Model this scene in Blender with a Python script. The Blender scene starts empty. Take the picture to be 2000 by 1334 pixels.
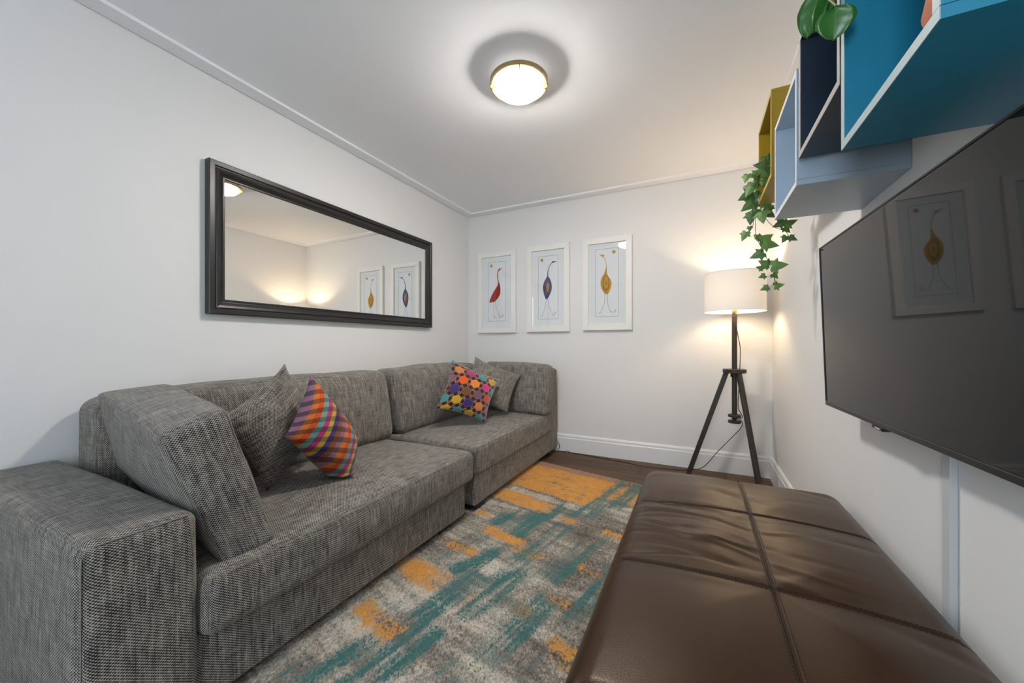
import bpy, math, random
import numpy as np
from math import sin, cos, pi, radians
from mathutils import Vector, Matrix

random.seed(7)
RNG = np.random.default_rng(11)
scene = bpy.context.scene
C = scene.collection

# ------------------------------------------------------------------ camera
cam_d = bpy.data.cameras.new('camera')
cam = bpy.data.objects.new('camera', cam_d)
C.objects.link(cam)
cam.location = (0, 0, 1.024)
cam.rotation_euler = (pi / 2, 0, radians(26.41))
cam_d.sensor_width = 36.0
cam_d.lens = 729.0 / 2000.0 * 36.0
cam_d.shift_y = 0.003
cam_d.clip_start = 0.03
scene.camera = cam

# ------------------------------------------------------------------ world, light, exposure
world = bpy.data.worlds.new('overcast_sky')
scene.world = world
world.use_nodes = True
bgn = world.node_tree.nodes['Background']
bgn.inputs[0].default_value = (0.80, 0.90, 1.0, 1)
bgn.inputs[1].default_value = 11.5
vs = scene.view_settings
vs.view_transform = 'Standard'
vs.look = 'None'
vs.exposure = 0.3
vs.gamma = 1.0
vs.use_curve_mapping = False
scene.cycles.max_bounces = 12
scene.cycles.diffuse_bounces = 5
scene.cycles.glossy_bounces = 5
scene.cycles.transparent_max_bounces = 12
scene.cycles.sample_clamp_indirect = 6.0
scene.cycles.caustics_reflective = True
scene.cycles.blur_glossy = 0.5

XL, XR, YB, YN, ZC = -2.24, 0.513, 3.444, -1.7, 2.42
CEIL_LAMP = 130.0
FLOOR_LAMP = 6.6

pl = bpy.data.lights.new('window_portal', 'AREA')
pl.shape = 'RECTANGLE'
pl.size, pl.size_y = 0.60, 1.85
pl.cycles.is_portal = True
plo = bpy.data.objects.new('window_portal', pl)
C.objects.link(plo)
plo.location = (-0.51, YN - 0.06, 1.325)
plo.rotation_euler = (radians(90), 0, 0)      # local -Z points to +Y, into the room

# ------------------------------------------------------------------ node helpers
def new_mat(name):
    m = bpy.data.materials.new(name)
    m.use_nodes = True
    nt = m.node_tree
    return m, nt, nt.nodes['Principled BSDF']

def nd(nt, typ, **kw):
    n = nt.nodes.new(typ)
    for k, v in kw.items():
        setattr(n, k, v)
    return n

def mth(nt, op, a, b=None, c=None):
    n = nt.nodes.new('ShaderNodeMath')
    n.operation = op
    for i, v in enumerate((a, b, c)):
        if v is None:
            continue
        if isinstance(v, (int, float)):
            n.inputs[i].default_value = v
        else:
            nt.links.new(v, n.inputs[i])
    return n.outputs[0]

def mixc(nt, fac, a, b, blend='MIX'):
    n = nt.nodes.new('ShaderNodeMix')
    n.data_type = 'RGBA'
    n.blend_type = blend
    for sock, v in ((n.inputs[0], fac), (n.inputs[6], a), (n.inputs[7], b)):
        if isinstance(v, (int, float)):
            sock.default_value = v
        elif isinstance(v, tuple):
            sock.default_value = (*v[:3], 1)
        else:
            nt.links.new(v, sock)
    return n.outputs[2]

def noise(nt, vec, scale, detail=3, rough=0.55, dist=0.0):
    n = nd(nt, 'ShaderNodeTexNoise')
    n.inputs['Scale'].default_value = scale
    n.inputs['Detail'].default_value = detail
    n.inputs['Roughness'].default_value = rough
    n.inputs['Distortion'].default_value = dist
    if vec is not None:
        nt.links.new(vec, n.inputs['Vector'])
    return n.outputs['Fac']

def mapping(nt, vec, scale, rot=(0, 0, 0)):
    n = nd(nt, 'ShaderNodeMapping')
    n.inputs['Scale'].default_value = scale
    n.inputs['Rotation'].default_value = rot
    nt.links.new(vec, n.inputs['Vector'])
    return n.outputs[0]

def ramp(nt, fac, stops, interp='LINEAR'):
    n = nd(nt, 'ShaderNodeValToRGB')
    n.color_ramp.interpolation = interp
    el = n.color_ramp.elements
    while len(el) < len(stops):
        el.new(0.5)
    for e, (p, c) in zip(el, stops):
        e.position = p
        e.color = (*c[:3], 1) if isinstance(c, tuple) else (c, c, c, 1)
    nt.links.new(fac, n.inputs[0])
    return n.outputs[0]

def bump(nt, bsdf, height, strength, dist):
    n = nd(nt, 'ShaderNodeBump')
    n.inputs['Strength'].default_value = strength
    n.inputs['Distance'].default_value = dist
    nt.links.new(height, n.inputs['Height'])
    nt.links.new(n.outputs[0], bsdf.inputs['Normal'])

def plain(name, col, rough=0.5, metal=0.0, grain=0.06, gscale=40, bumpk=0.0, coat=0.0, spec=0.5):
    """procedural paint / plastic / metal with faint tone variation"""
    m, nt, b = new_mat(name)
    tc = nd(nt, 'ShaderNodeTexCoord')
    f = noise(nt, tc.outputs['Object'], gscale, 3)
    lo = tuple(c * (1 - grain) for c in col)
    hi = tuple(min(1, c * (1 + grain)) for c in col)
    nt.links.new(mixc(nt, f, lo, hi), b.inputs['Base Color'])
    b.inputs['Roughness'].default_value = rough
    b.inputs['Metallic'].default_value = metal
    b.inputs['Coat Weight'].default_value = coat
    b.inputs['Specular IOR Level'].default_value = spec
    if bumpk:
        f2 = noise(nt, tc.outputs['Object'], gscale * 6, 3)
        bump(nt, b, f2, bumpk, 0.002)
    return m

def srgb(r, g, b):
    f = lambda c: (c / 255 / 12.92) if c / 255 <= 0.04045 else ((c / 255 + 0.055) / 1.055) ** 2.4
    return (f(r), f(g), f(b))

# ------------------------------------------------------------------ materials
M = {}
M['wall'] = plain('white_wall_paint', (0.775, 0.775, 0.775), 0.6, grain=0.012, gscale=3, bumpk=0.04, spec=0.3)
M['ceil'] = plain('white_ceiling_paint', (0.90, 0.91, 0.93), 0.7, grain=0.01, gscale=3, spec=0.25)
M['trim'] = plain('white_gloss_trim', (0.80, 0.805, 0.81), 0.35, grain=0.015, gscale=6)
M['duct'] = plain('pale_grey_plastic', (0.54, 0.565, 0.58), 0.6, grain=0.02)
M['black'] = plain('black_plastic', (0.012, 0.012, 0.013), 0.4)
M['black_matte'] = plain('black_wood_foot', (0.015, 0.014, 0.013), 0.6)
M['frame_black'] = plain('black_stained_wood', (0.017, 0.016, 0.015), 0.34, grain=0.35, gscale=9)
M['frame_white'] = plain('white_picture_frame', (0.83, 0.815, 0.79), 0.45, grain=0.02)
M['paper'] = plain('white_print_paper', (0.86, 0.87, 0.90), 0.75, grain=0.015, gscale=8)
M['mount'] = plain('white_mount_board', (0.85, 0.86, 0.875), 0.8, grain=0.01, gscale=8)
M['brass'] = plain('brushed_brass', (0.55, 0.42, 0.22), 0.32, metal=1.0)
M['lamp_dark'] = plain('dark_stained_ash', (0.030, 0.022, 0.018), 0.5, grain=0.3, gscale=25)
M['terracotta'] = plain('terracotta', (0.50, 0.13, 0.04), 0.7, grain=0.15, gscale=18)
M['ceramic'] = plain('white_ceramic', (0.75, 0.75, 0.73), 0.25)
M['soil'] = plain('dark_soil', (0.03, 0.02, 0.014), 0.95, grain=0.4, gscale=60, bumpk=0.5)
M['stem'] = plain('brown_green_stem', (0.045, 0.05, 0.02), 0.6)
M['stem_light'] = plain('pale_stalk', (0.33, 0.26, 0.13), 0.55)
M['seam'] = plain('seam_thread', (0.22, 0.21, 0.20), 0.9, grain=0.4, gscale=300)

for key, body, edge in (
        ('teal', (0.018, 0.235, 0.375), (0.40, 0.52, 0.54)),
        ('navy', (0.024, 0.040, 0.068), (0.42, 0.40, 0.38)),
        ('sky', (0.43, 0.53, 0.635), (0.62, 0.66, 0.70)),
        ('mustard', (0.34, 0.215, 0.006), (0.48, 0.36, 0.10))):
    M['box_' + key] = plain(key + '_lacquer', body, 0.38, grain=0.02, gscale=12)
    M['edge_' + key] = plain(key + '_edge_band', edge, 0.45, grain=0.02, gscale=12)

PR = {}
for key, col in dict(red=srgb(165, 38, 28), blue=srgb(52, 66, 112), yellow=srgb(205, 148, 28), purple=srgb(92, 78, 112),
                     rust=srgb(120, 62, 40), gold=srgb(178, 142, 72), olive=srgb(140, 128, 40), orange=srgb(224, 146, 52),
                     sun=srgb(186, 152, 82), line=srgb(150, 92, 88), leg=srgb(70, 52, 50), stamp=srgb(165, 150, 170)).items():
    PR[key] = plain('print_' + key, col, 0.7, grain=0.18, gscale=70)

def mk_fabric():
    m, nt, b = new_mat('grey_tweed_fabric')
    uv = nd(nt, 'ShaderNodeUVMap').outputs[0]
    sp = nd(nt, 'ShaderNodeSeparateXYZ')
    nt.links.new(uv, sp.inputs[0])
    p = 0.0088
    su = mth(nt, 'SINE', mth(nt, 'MULTIPLY', sp.outputs[0], 2 * pi / p))
    sv = mth(nt, 'SINE', mth(nt, 'MULTIPLY', sp.outputs[1], 2 * pi / (p * 0.8)))
    weave = mth(nt, 'MULTIPLY', su, sv)
    slub = noise(nt, mapping(nt, uv, (150, 9, 1)), 1.0, 4, 0.65)
    slub2 = noise(nt, mapping(nt, uv, (10, 150, 1)), 1.0, 3, 0.6)
    streak = noise(nt, mapping(nt, uv, (75, 13, 1)), 1.0, 3, 0.7)
    cloud = noise(nt, uv, 14, 3)
    s = mth(nt, 'ADD', mth(nt, 'MULTIPLY', mth(nt, 'SUBTRACT', slub, 0.5), 2.6),
            mth(nt, 'MULTIPLY', mth(nt, 'SUBTRACT', slub2, 0.5), 1.5))
    s = mth(nt, 'ADD', s, mth(nt, 'MULTIPLY', mth(nt, 'SUBTRACT', streak, 0.5), 2.0))
    s = mth(nt, 'ADD', s, mth(nt, 'MULTIPLY', mth(nt, 'SUBTRACT', cloud, 0.5), 0.8))
    t = mth(nt, 'ADD', mth(nt, 'MULTIPLY', weave, 0.75), mth(nt, 'MULTIPLY', s, 0.5))
    t = mth(nt, 'ADD', t, 0.5)
    colr = ramp(nt, t, [(0.12, (0.011, 0.010, 0.011)), (0.50, (0.125, 0.114, 0.100)), (0.88, (0.43, 0.40, 0.355))])
    nt.links.new(colr, b.inputs['Base Color'])
    b.inputs['Roughness'].default_value = 0.95
    b.inputs['Specular IOR Level'].default_value = 0.15
    b.inputs['Sheen Weight'].default_value = 0.15
    bump(nt, b, t, 0.5, 0.0012)
    return m
M['tweed'] = mk_fabric()

def mk_leather():
    m, nt, b = new_mat('brown_leather')
    tc = nd(nt, 'ShaderNodeTexCoord')
    o = tc.outputs['Object']
    f = noise(nt, o, 5, 4, 0.6)
    g = noise(nt, o, 260, 2, 0.5)
    col = mixc(nt, f, (0.025, 0.0112, 0.0050), (0.048, 0.0228, 0.0104))
    nt.links.new(col, b.inputs['Base Color'])
    r = mth(nt, 'ADD', mth(nt, 'MULTIPLY', f, 0.14), 0.27)
    nt.links.new(r, b.inputs['Roughness'])
    b.inputs['Specular IOR Level'].default_value = 0.32
    b.inputs['Specular Tint'].default_value = (1.0, 0.86, 0.72, 1)
    v = nd(nt, 'ShaderNodeTexVoronoi')
    v.inputs['Scale'].default_value = 420
    nt.links.new(o, v.inputs['Vector'])
    h = mth(nt, 'ADD', mth(nt, 'MULTIPLY', v.outputs['Distance'], 0.6), mth(nt, 'MULTIPLY', g, 0.5))
    bump(nt, b, h, 0.22, 0.0012)
    return m
M['leather'] = mk_leather()
M['thread'] = plain('dark_leather_thread', (0.016, 0.010, 0.008), 0.6)

def mk_wood():
    m, nt, b = new_mat('dark_oak_plank')
    tc = nd(nt, 'ShaderNodeTexCoord')
    oi = nd(nt, 'ShaderNodeObjectInfo')
    cmb = nd(nt, 'ShaderNodeCombineXYZ')
    nt.links.new(mth(nt, 'MULTIPLY', oi.outputs['Random'], 37.0), cmb.inputs[0])
    nt.links.new(mth(nt, 'MULTIPLY', oi.outputs['Random'], 11.0), cmb.inputs[1])
    va = nd(nt, 'ShaderNodeVectorMath')
    nt.links.new(tc.outputs['Object'], va.inputs[0])
    nt.links.new(cmb.outputs[0], va.inputs[1])
    g = noise(nt, mapping(nt, va.outputs[0], (2.2, 34, 4)), 1.0, 5, 0.62, 0.6)
    g2 = noise(nt, mapping(nt, va.outputs[0], (8, 160, 4)), 1.0, 3, 0.6)
    t = mth(nt, 'ADD', mth(nt, 'MULTIPLY', g, 0.75), mth(nt, 'MULTIPLY', g2, 0.3))
    col = ramp(nt, t, [(0.3, (0.046, 0.027, 0.0155)), (0.75, (0.145, 0.088, 0.050))])
    tone = mth(nt, 'ADD', mth(nt, 'MULTIPLY', oi.outputs['Random'], 0.35), 0.8)
    c2 = mixc(nt, 1.0, col, col)
    vm = nd(nt, 'ShaderNodeVectorMath', operation='SCALE')
    nt.links.new(c2, vm.inputs[0])
    nt.links.new(tone, vm.inputs['Scale'])
    nt.links.new(vm.outputs[0], b.inputs['Base Color'])
    b.inputs['Roughness'].default_value = 0.55
    b.inputs['Specular IOR Level'].default_value = 0.3
    bump(nt, b, t, 0.12, 0.002)
    return m
M['wood'] = mk_wood()

def mk_rug():
    m, nt, b = new_mat('abstract_rug_pile')
    at = nd(nt, 'ShaderNodeAttribute', attribute_name='dye')
    sp = nd(nt, 'ShaderNodeSeparateColor')
    nt.links.new(at.outputs['Color'], sp.inputs[0])
    tc = nd(nt, 'ShaderNodeTexCoord')
    f = noise(nt, tc.outputs['Object'], 190, 3, 0.7)
    fm = noise(nt, tc.outputs['Object'], 22, 3, 0.6)
    base = ramp(nt, sp.outputs[2], [(0.0, (0.075, 0.064, 0.052)), (0.42, (0.24, 0.21, 0.175)), (1.0, (0.66, 0.61, 0.52))])
    teal = mixc(nt, fm, (0.026, 0.110, 0.112), (0.070, 0.205, 0.190))
    orng = mixc(nt, fm, (0.52, 0.20, 0.025), (0.80, 0.40, 0.08))
    mauve = (0.27, 0.165, 0.145)
    c = mixc(nt, sp.outputs[0], base, orng)
    c = mixc(nt, at.outputs['Alpha'], c, mauve)
    c = mixc(nt, sp.outputs[1], c, teal)
    c = mixc(nt, mth(nt, 'MULTIPLY', mth(nt, 'SUBTRACT', 0.58, f), 1.4), c, (0.02, 0.018, 0.015))
    nt.links.new(c, b.inputs['Base Color'])
    b.inputs['Roughness'].default_value = 1.0
    b.inputs['Specular IOR Level'].default_value = 0.1
    b.inputs['Sheen Weight'].default_value = 0.2
    bump(nt, b, f, 0.6, 0.004)
    return m
M['rug'] = mk_rug()

def mk_attr_fabric(name, rough, sheen, weave):
    m, nt, b = new_mat(name)
    at = nd(nt, 'ShaderNodeAttribute', attribute_name='dye')
    tc = nd(nt, 'ShaderNodeTexCoord')
    f = noise(nt, tc.outputs['Object'], 240, 3, 0.6)
    lo = mixc(nt, 1.0, at.outputs['Color'], (0.72, 0.72, 0.72), 'MULTIPLY')
    nt.links.new(mixc(nt, f, lo, at.outputs['Color']), b.inputs['Base Color'])
    b.inputs['Roughness'].default_value = rough
    b.inputs['Sheen Weight'].default_value = sheen
    b.inputs['Specular IOR Level'].default_value = 0.2
    bump(nt, b, f, weave, 0.001)
    return m
M['harlequin'] = mk_attr_fabric('multicolour_check_weave', 0.9, 0.15, 0.3)
M['velvet'] = mk_attr_fabric('embroidered_velvet', 0.8, 0.5, 0.2)

def mk_mirror():
    m, nt, b = new_mat('silvered_glass')
    tc = nd(nt, 'ShaderNodeTexCoord')
    f = noise(nt, tc.outputs['Object'], 5, 3)
    nt.links.new(mixc(nt, f, (0.86, 0.86, 0.84), (0.88, 0.88, 0.86)), b.inputs['Base Color'])
    b.inputs['Metallic'].default_value = 1
    b.inputs['Roughness'].default_value = 0.0
    return m
M['mirror'] = mk_mirror()

def mk_clear_glass(name, ior=1.45):
    m, nt, b = new_mat(name)
    nt.nodes.remove(b)
    out = nt.nodes['Material Output']
    ge = nd(nt, 'ShaderNodeNewGeometry')
    dt = nd(nt, 'ShaderNodeVectorMath', operation='DOT_PRODUCT')
    nt.links.new(ge.outputs['Incoming'], dt.inputs[0])
    nt.links.new(ge.outputs['Normal'], dt.inputs[1])
    c1 = mth(nt, 'SUBTRACT', 1.0, mth(nt, 'ABSOLUTE', dt.outputs['Value']))
    r0 = ((ior - 1) / (ior + 1)) ** 2
    fres = mth(nt, 'ADD', mth(nt, 'MULTIPLY', mth(nt, 'POWER', c1, 5.0), 1 - r0), r0)     # Schlick, same from both sides of the pane
    tr = nd(nt, 'ShaderNodeBsdfTransparent')
    tr.inputs[0].default_value = (0.97, 0.98, 0.98, 1)
    gl = nd(nt, 'ShaderNodeBsdfGlossy')
    gl.inputs['Roughness'].default_value = 0.01
    mx = nd(nt, 'ShaderNodeMixShader')
    nt.links.new(fres, mx.inputs[0])
    nt.links.new(tr.outputs[0], mx.inputs[1])
    nt.links.new(gl.outputs[0], mx.inputs[2])
    nt.links.new(mx.outputs[0], out.inputs[0])
    return m
M['glass'] = mk_clear_glass('clear_glass')

def mk_screen():
    m, nt, b = new_mat('glossy_black_screen')
    tc = nd(nt, 'ShaderNodeTexCoord')
    f = noise(nt, tc.outputs['Object'], 6, 4, 0.6)
    b.inputs['Base Color'].default_value = (0.008, 0.008, 0.009, 1)
    nt.links.new(mth(nt, 'ADD', mth(nt, 'MULTIPLY', f, 0.02), 0.012), b.inputs['Roughness'])
    b.inputs['IOR'].default_value = 1.33
    return m
M['screen'] = mk_screen()

def mk_shade():
    m, nt, b = new_mat('white_linen_shade')
    nt.nodes.remove(b)
    out = nt.nodes['Material Output']
    tc = nd(nt, 'ShaderNodeTexCoord')
    f = noise(nt, mapping(nt, tc.outputs['Object'], (1, 1, 6)), 60, 3)
    col = mixc(nt, f, (0.86, 0.82, 0.76), (0.90, 0.87, 0.82))
    df = nd(nt, 'ShaderNodeBsdfDiffuse')
    tl = nd(nt, 'ShaderNodeBsdfTranslucent')
    nt.links.new(col, df.inputs[0])
    nt.links.new(col, tl.inputs[0])
    mx = nd(nt, 'ShaderNodeMixShader')
    mx.inputs[0].default_value = 0.038
    nt.links.new(df.outputs[0], mx.inputs[1])
    nt.links.new(tl.outputs[0], mx.inputs[2])
    nt.links.new(mx.outputs[0], out.inputs[0])
    return m
M['shade'] = mk_shade()

def mk_emit(name, col, s):
    m, nt, b = new_mat(name)
    nt.nodes.remove(b)
    e = nd(nt, 'ShaderNodeEmission')
    e.inputs[0].default_value = (*col, 1)
    e.inputs[1].default_value = s
    nt.links.new(e.outputs[0], nt.nodes['Material Output'].inputs[0])
    return m
M['lit_glass'] = mk_emit('lit_opal_glass', (1.0, 0.95, 0.885), CEIL_LAMP)
M['halo_fill'] = mk_emit('ceiling_halo_fill', (1.0, 0.95, 0.885), CEIL_LAMP * 0.005)  # weak added glow that lifts the dark ceiling halo above the lamp
M['bulb'] = mk_emit('lit_bulb', (1.0, 0.74, 0.44), 40.0)

def mk_leaf(name, a, bcol, rough, vein):
    m, nt, b = new_mat(name)
    tc = nd(nt, 'ShaderNodeTexCoord')
    oi = nd(nt, 'ShaderNodeObjectInfo')
    f = noise(nt, tc.outputs['Object'], 30, 3)
    t = mth(nt, 'ADD', mth(nt, 'MULTIPLY', f, 0.5), mth(nt, 'MULTIPLY', oi.outputs['Random'], 0.6))
    c = mixc(nt, t, a, bcol)
    sp = nd(nt, 'ShaderNodeSeparateXYZ')
    nt.links.new(tc.outputs['Object'], sp.inputs[0])
    mid = mth(nt, 'LESS_THAN', mth(nt, 'ABSOLUTE', sp.outputs[0]), 0.012)
    c = mixc(nt, mth(nt, 'MULTIPLY', mid, 0.5), c, vein)
    nt.links.new(c, b.inputs['Base Color'])
    b.inputs['Roughness'].default_value = rough
    return m
M['ivy'] = mk_leaf('ivy_leaf_green', (0.030, 0.090, 0.034), (0.13, 0.26, 0.05), 0.5, (0.16, 0.28, 0.13))
M['glossy_leaf'] = mk_leaf('glossy_leaf_green', (0.020, 0.11, 0.014), (0.045, 0.19, 0.024), 0.25, (0.10, 0.26, 0.07))

# ------------------------------------------------------------------ mesh helpers
def mesh_np(name, V, F, uv=None, smooth=True, auto=None, attr=None):
    """V (n,3) array, F list/array of polygons, uv per-loop list"""
    me = bpy.data.meshes.new(name)
    V = np.asarray(V, dtype=np.float32)
    if isinstance(F, np.ndarray):
        nf, k = F.shape
        me.vertices.add(len(V))
        me.vertices.foreach_set('co', V.ravel())
        me.loops.add(nf * k)
        me.loops.foreach_set('vertex_index', F.astype(np.int32).ravel())
        me.polygons.add(nf)
        me.polygons.foreach_set('loop_start', np.arange(0, nf * k, k, dtype=np.int32))
        me.update(calc_edges=True)
    else:
        me.from_pydata([tuple(map(float, v)) for v in V], [], [tuple(int(i) for i in f) for f in F])
    if uv is not None:
        l = me.uv_layers.new(name='UVMap')
        l.data.foreach_set('uv', np.asarray(uv, dtype=np.float32).ravel())
    if attr is not None:
        a = me.color_attributes.new('dye', 'FLOAT_COLOR', 'POINT')
        a.data.foreach_set('color', np.asarray(attr, dtype=np.float32).ravel())
    me.validate()
    if smooth:
        me.polygons.foreach_set('use_smooth', np.ones(len(me.polygons), dtype=bool))
        if auto is not None:
            me.set_sharp_from_angle(angle=radians(auto))
    me.update()
    return me

def obj(name, me, mat, parent=None, loc=None):
    o = bpy.data.objects.new(name, me)
    C.objects.link(o)
    if mat is not None and not me.materials:
        me.materials.append(mat)
    if parent is not None:
        o.parent = parent
    if loc is not None:
        o.location = loc
    return o

def thing(name, label, cat, loc=(0, 0, 0), group=None):
    o = bpy.data.objects.new(name, None)
    C.objects.link(o)
    o.location = loc
    o.empty_display_size = 0.05
    o['label'] = label
    o['category'] = cat
    if group:
        o['group'] = group
    return o

def tag(o, label, cat, group=None):
    o['label'] = label
    o['category'] = cat
    if group:
        o['group'] = group
    return o

def struct(o):
    o['kind'] = 'structure'
    return o

def rebase(root):
    """children built in world coordinates: shift them so the root can sit at its own base"""
    off = Vector(root.location)
    for ch in [o for o in C.objects if o.parent == root]:
        ch.location = Vector(ch.location) - off

BOXF = [(0, 3, 2, 1), (4, 5, 6, 7), (0, 1, 5, 4), (1, 2, 6, 5), (2, 3, 7, 6), (3, 0, 4, 7)]

def box_vf(x0, x1, y0, y1, z0, z1):
    return ([(x0, y0, z0), (x1, y0, z0), (x1, y1, z0), (x0, y1, z0), (x0, y0, z1), (x1, y0, z1), (x1, y1, z1), (x0, y1, z1)], BOXF)

def joined(parts):
    V, F = [], []
    for v, f in parts:
        n = len(V)
        V += list(v)
        F += [tuple(i + n for i in q) for q in f]
    return V, F

def bevel(o, w, seg=2):
    md = o.modifiers.new('edge_bevel', 'BEVEL')
    md.width = w
    md.segments = seg
    md.limit_method = 'ANGLE'
    return o

def box(name, mat, x0, x1, y0, y1, z0, z1, parent=None, bev=0.0, seg=2):
    v, f = box_vf(x0, x1, y0, y1, z0, z1)
    o = obj(name, mesh_np(name, v, f, smooth=False), mat, parent)
    if bev:
        bevel(o, bev, seg)
    return o

def lathe(profile, n=48, cap0=True, cap1=True, center=(0, 0, 0)):
    V, F = [], []
    cx, cy, cz = center
    for r, z in profile:
        for k in range(n):
            a = 2 * pi * k / n
            V.append((cx + r * cos(a), cy + r * sin(a), cz + z))
    for i in range(len(profile) - 1):
        for k in range(n):
            k2 = (k + 1) % n
            F.append((i * n + k, i * n + k2, (i + 1) * n + k2, (i + 1) * n + k))
    if cap0:
        F.append(tuple(range(n - 1, -1, -1)))
    if cap1:
        b = (len(profile) - 1) * n
        F.append(tuple(range(b, b + n)))
    return V, F

def smooth_path(pts, per=8):
    P = [np.array(p, float) for p in pts]
    P = [2 * P[0] - P[1]] + P + [2 * P[-1] - P[-2]]
    out = []
    for i in range(1, len(P) - 2):
        for k in range(per):
            t = k / per
            a, b, c, d = P[i - 1], P[i], P[i + 1], P[i + 2]
            out.append(0.5 * ((2 * b) + (-a + c) * t + (2 * a - 5 * b + 4 * c - d) * t * t + (-a + 3 * b - 3 * c + d) * t ** 3))
    out.append(P[-2])
    return out

def tube(pts, r, n=8, closed=False):
    P = [Vector(p) for p in pts]
    V, F = [], []
    up = Vector((0, 0, 1))
    m = len(P)
    prev = None
    for i, p in enumerate(P):
        if closed:
            t = (P[(i + 1) % m] - P[i - 1]).normalized()
        else:
            t = (P[min(i + 1, m - 1)] - P[max(i - 1, 0)]).normalized()
        if prev is None:
            a = t.cross(up)
            if a.length < 1e-3:
                a = t.cross(Vector((1, 0, 0)))
        else:
            a = prev - t * prev.dot(t)
        a.normalize()
        prev = a
        b = t.cross(a)
        rr = r[i] if isinstance(r, (list, tuple)) else r
        for k in range(n):
            an = 2 * pi * k / n
            q = p + a * (rr * cos(an)) + b * (rr * sin(an))
            V.append(tuple(q))
    for i in range(m if closed else m - 1):
        j = (i + 1) % m
        for k in range(n):
            k2 = (k + 1) % n
            F.append((i * n + k, i * n + k2, j * n + k2, j * n + k))
    if not closed:
        F.append(tuple(range(n - 1, -1, -1)))
        F.append(tuple(range((m - 1) * n, m * n)))
    return V, F

def tube_obj(name, pts, r, mat, parent=None, n=8, per=8, closed=False, smooth=True):
    p = smooth_path(pts, per) if per > 1 else pts
    v, f = tube(p, r, n, closed)
    return obj(name, mesh_np(name, v, f), mat, parent)

def axis_samples(L, r, n):
    h = L / 2
    e = [-h + r * q for q in (0, 0.35, 0.65, 0.88)]
    inner = list(np.linspace(-h + r, h - r, n))
    return e + inner + [-q for q in reversed(e)]

def soft_box(size, r, res=(12, 12, 8), fn=None, uvoff=(0, 0), extra=None):
    """rounded box centred at 0; returns V, F, per-loop uv in metres"""
    h = np.array(size) / 2
    S = [axis_samples(size[i], r, res[i]) for i in range(3)]
    if extra is not None:
        for i in range(3):
            S[i] = sorted(set([round(q, 5) for q in S[i]] + [round(q, 5) for q in extra[i]]))
    V, F, UV, idx = [], [], [], {}
    def vid(p):
        k = (round(p[0], 5), round(p[1], 5), round(p[2], 5))
        if k not in idx:
            idx[k] = len(V)
            V.append(p)
        return idx[k]
    for ax in range(3):
        a, b = [i for i in range(3) if i != ax]
        for sgn in (-1, 1):
            na, nb = len(S[a]), len(S[b])
            for i in range(na - 1):
                for j in range(nb - 1):
                    q, u = [], []
                    order = ((i, j), (i + 1, j), (i + 1, j + 1), (i, j + 1))
                    flip = (sgn < 0) ^ (ax == 1)
                    if flip:
                        order = order[::-1]
                    for ii, jj in order:
                        p = [0, 0, 0]
                        p[ax] = sgn * h[ax]
                        p[a] = S[a][ii]
                        p[b] = S[b][jj]
                        q.append(vid(tuple(p)))
                        u.append((p[a] + uvoff[0] + ax * 0.37, p[b] + uvoff[1] + sgn * 0.21))
                    F.append(q)
                    UV += u
    V = np.array(V, float)
    inner = np.clip(V, -(h - r), h - r)
    d = V - inner
    ln = np.linalg.norm(d, axis=1, keepdims=True)
    N = d / np.maximum(ln, 1e-9)
    # flat centres: d has one component = r
    V = inner + N * r
    if fn is not None:
        V = fn(V, N, h)
    return V, np.array(F, dtype=np.int32), np.array(UV)

def puff(ax_amt):
    def fn(V, N, h):
        q = V / h
        out = V.copy()
        for ax in range(3):
            if not ax_amt[ax]:
                continue
            a, b = [i for i in range(3) if i != ax]
            w = np.clip(1 - q[:, a] ** 2, 0, 1) * np.clip(1 - q[:, b] ** 2, 0, 1)
            out[:, ax] += ax_amt[ax] * w * q[:, ax]
        return out
    return fn

def lumps(V, amp, freq, seed):
    r = np.random.default_rng(seed)
    out = np.zeros(len(V))
    for k in range(5):
        d = r.normal(size=3) * freq
        out += np.sin(V @ d + r.uniform(0, 6.28)) / 5
    return out * amp

def soft(name, mat, x0, x1, y0, y1, z0, z1, r, parent, pf=(0, 0, 0), res=(12, 12, 8), lump=0.0, extra=None, seed=1):
    base = puff(pf)
    def fn(V, N, h):
        W = base(V, N, h)
        if lump:
            W = W + N * lumps(V, lump, 9, seed)[:, None]
        if extra is not None:
            W = extra(W, N, h)
        return W
    V, F, UV = soft_box((x1 - x0, y1 - y0, z1 - z0), r, res, fn, uvoff=(seed * 0.31, seed * 0.17))
    V = V + np.array([(x0 + x1) / 2, (y0 + y1) / 2, (z0 + z1) / 2])
    return obj(name, mesh_np(name, V, F, UV), mat, parent)

def soft_hex(name, mat, c8, r, size, parent, pf, res=(14, 10, 12), lump=0.003, seed=3):
    """cushion whose 8 corners are given: index bits x,y,z"""
    base = puff(pf)
    def fn(V, N, h):
        W = base(V, N, h)
        return W + N * lumps(V, lump, 11, seed)[:, None]
    V, F, UV = soft_box(size, r, res, fn, uvoff=(seed * 0.31, 0))
    q = V / (np.array(size) / 2) * 0.5 + 0.5
    out = np.zeros_like(V)
    for i in range(8):
        w = np.ones(len(V))
        for ax in range(3):
            t = q[:, ax]
            w = w * (t if (i >> ax) & 1 else 1 - t)
        out += w[:, None] * np.array(c8[i])
    return obj(name, mesh_np(name, out, F, UV), mat, parent), out

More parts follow.
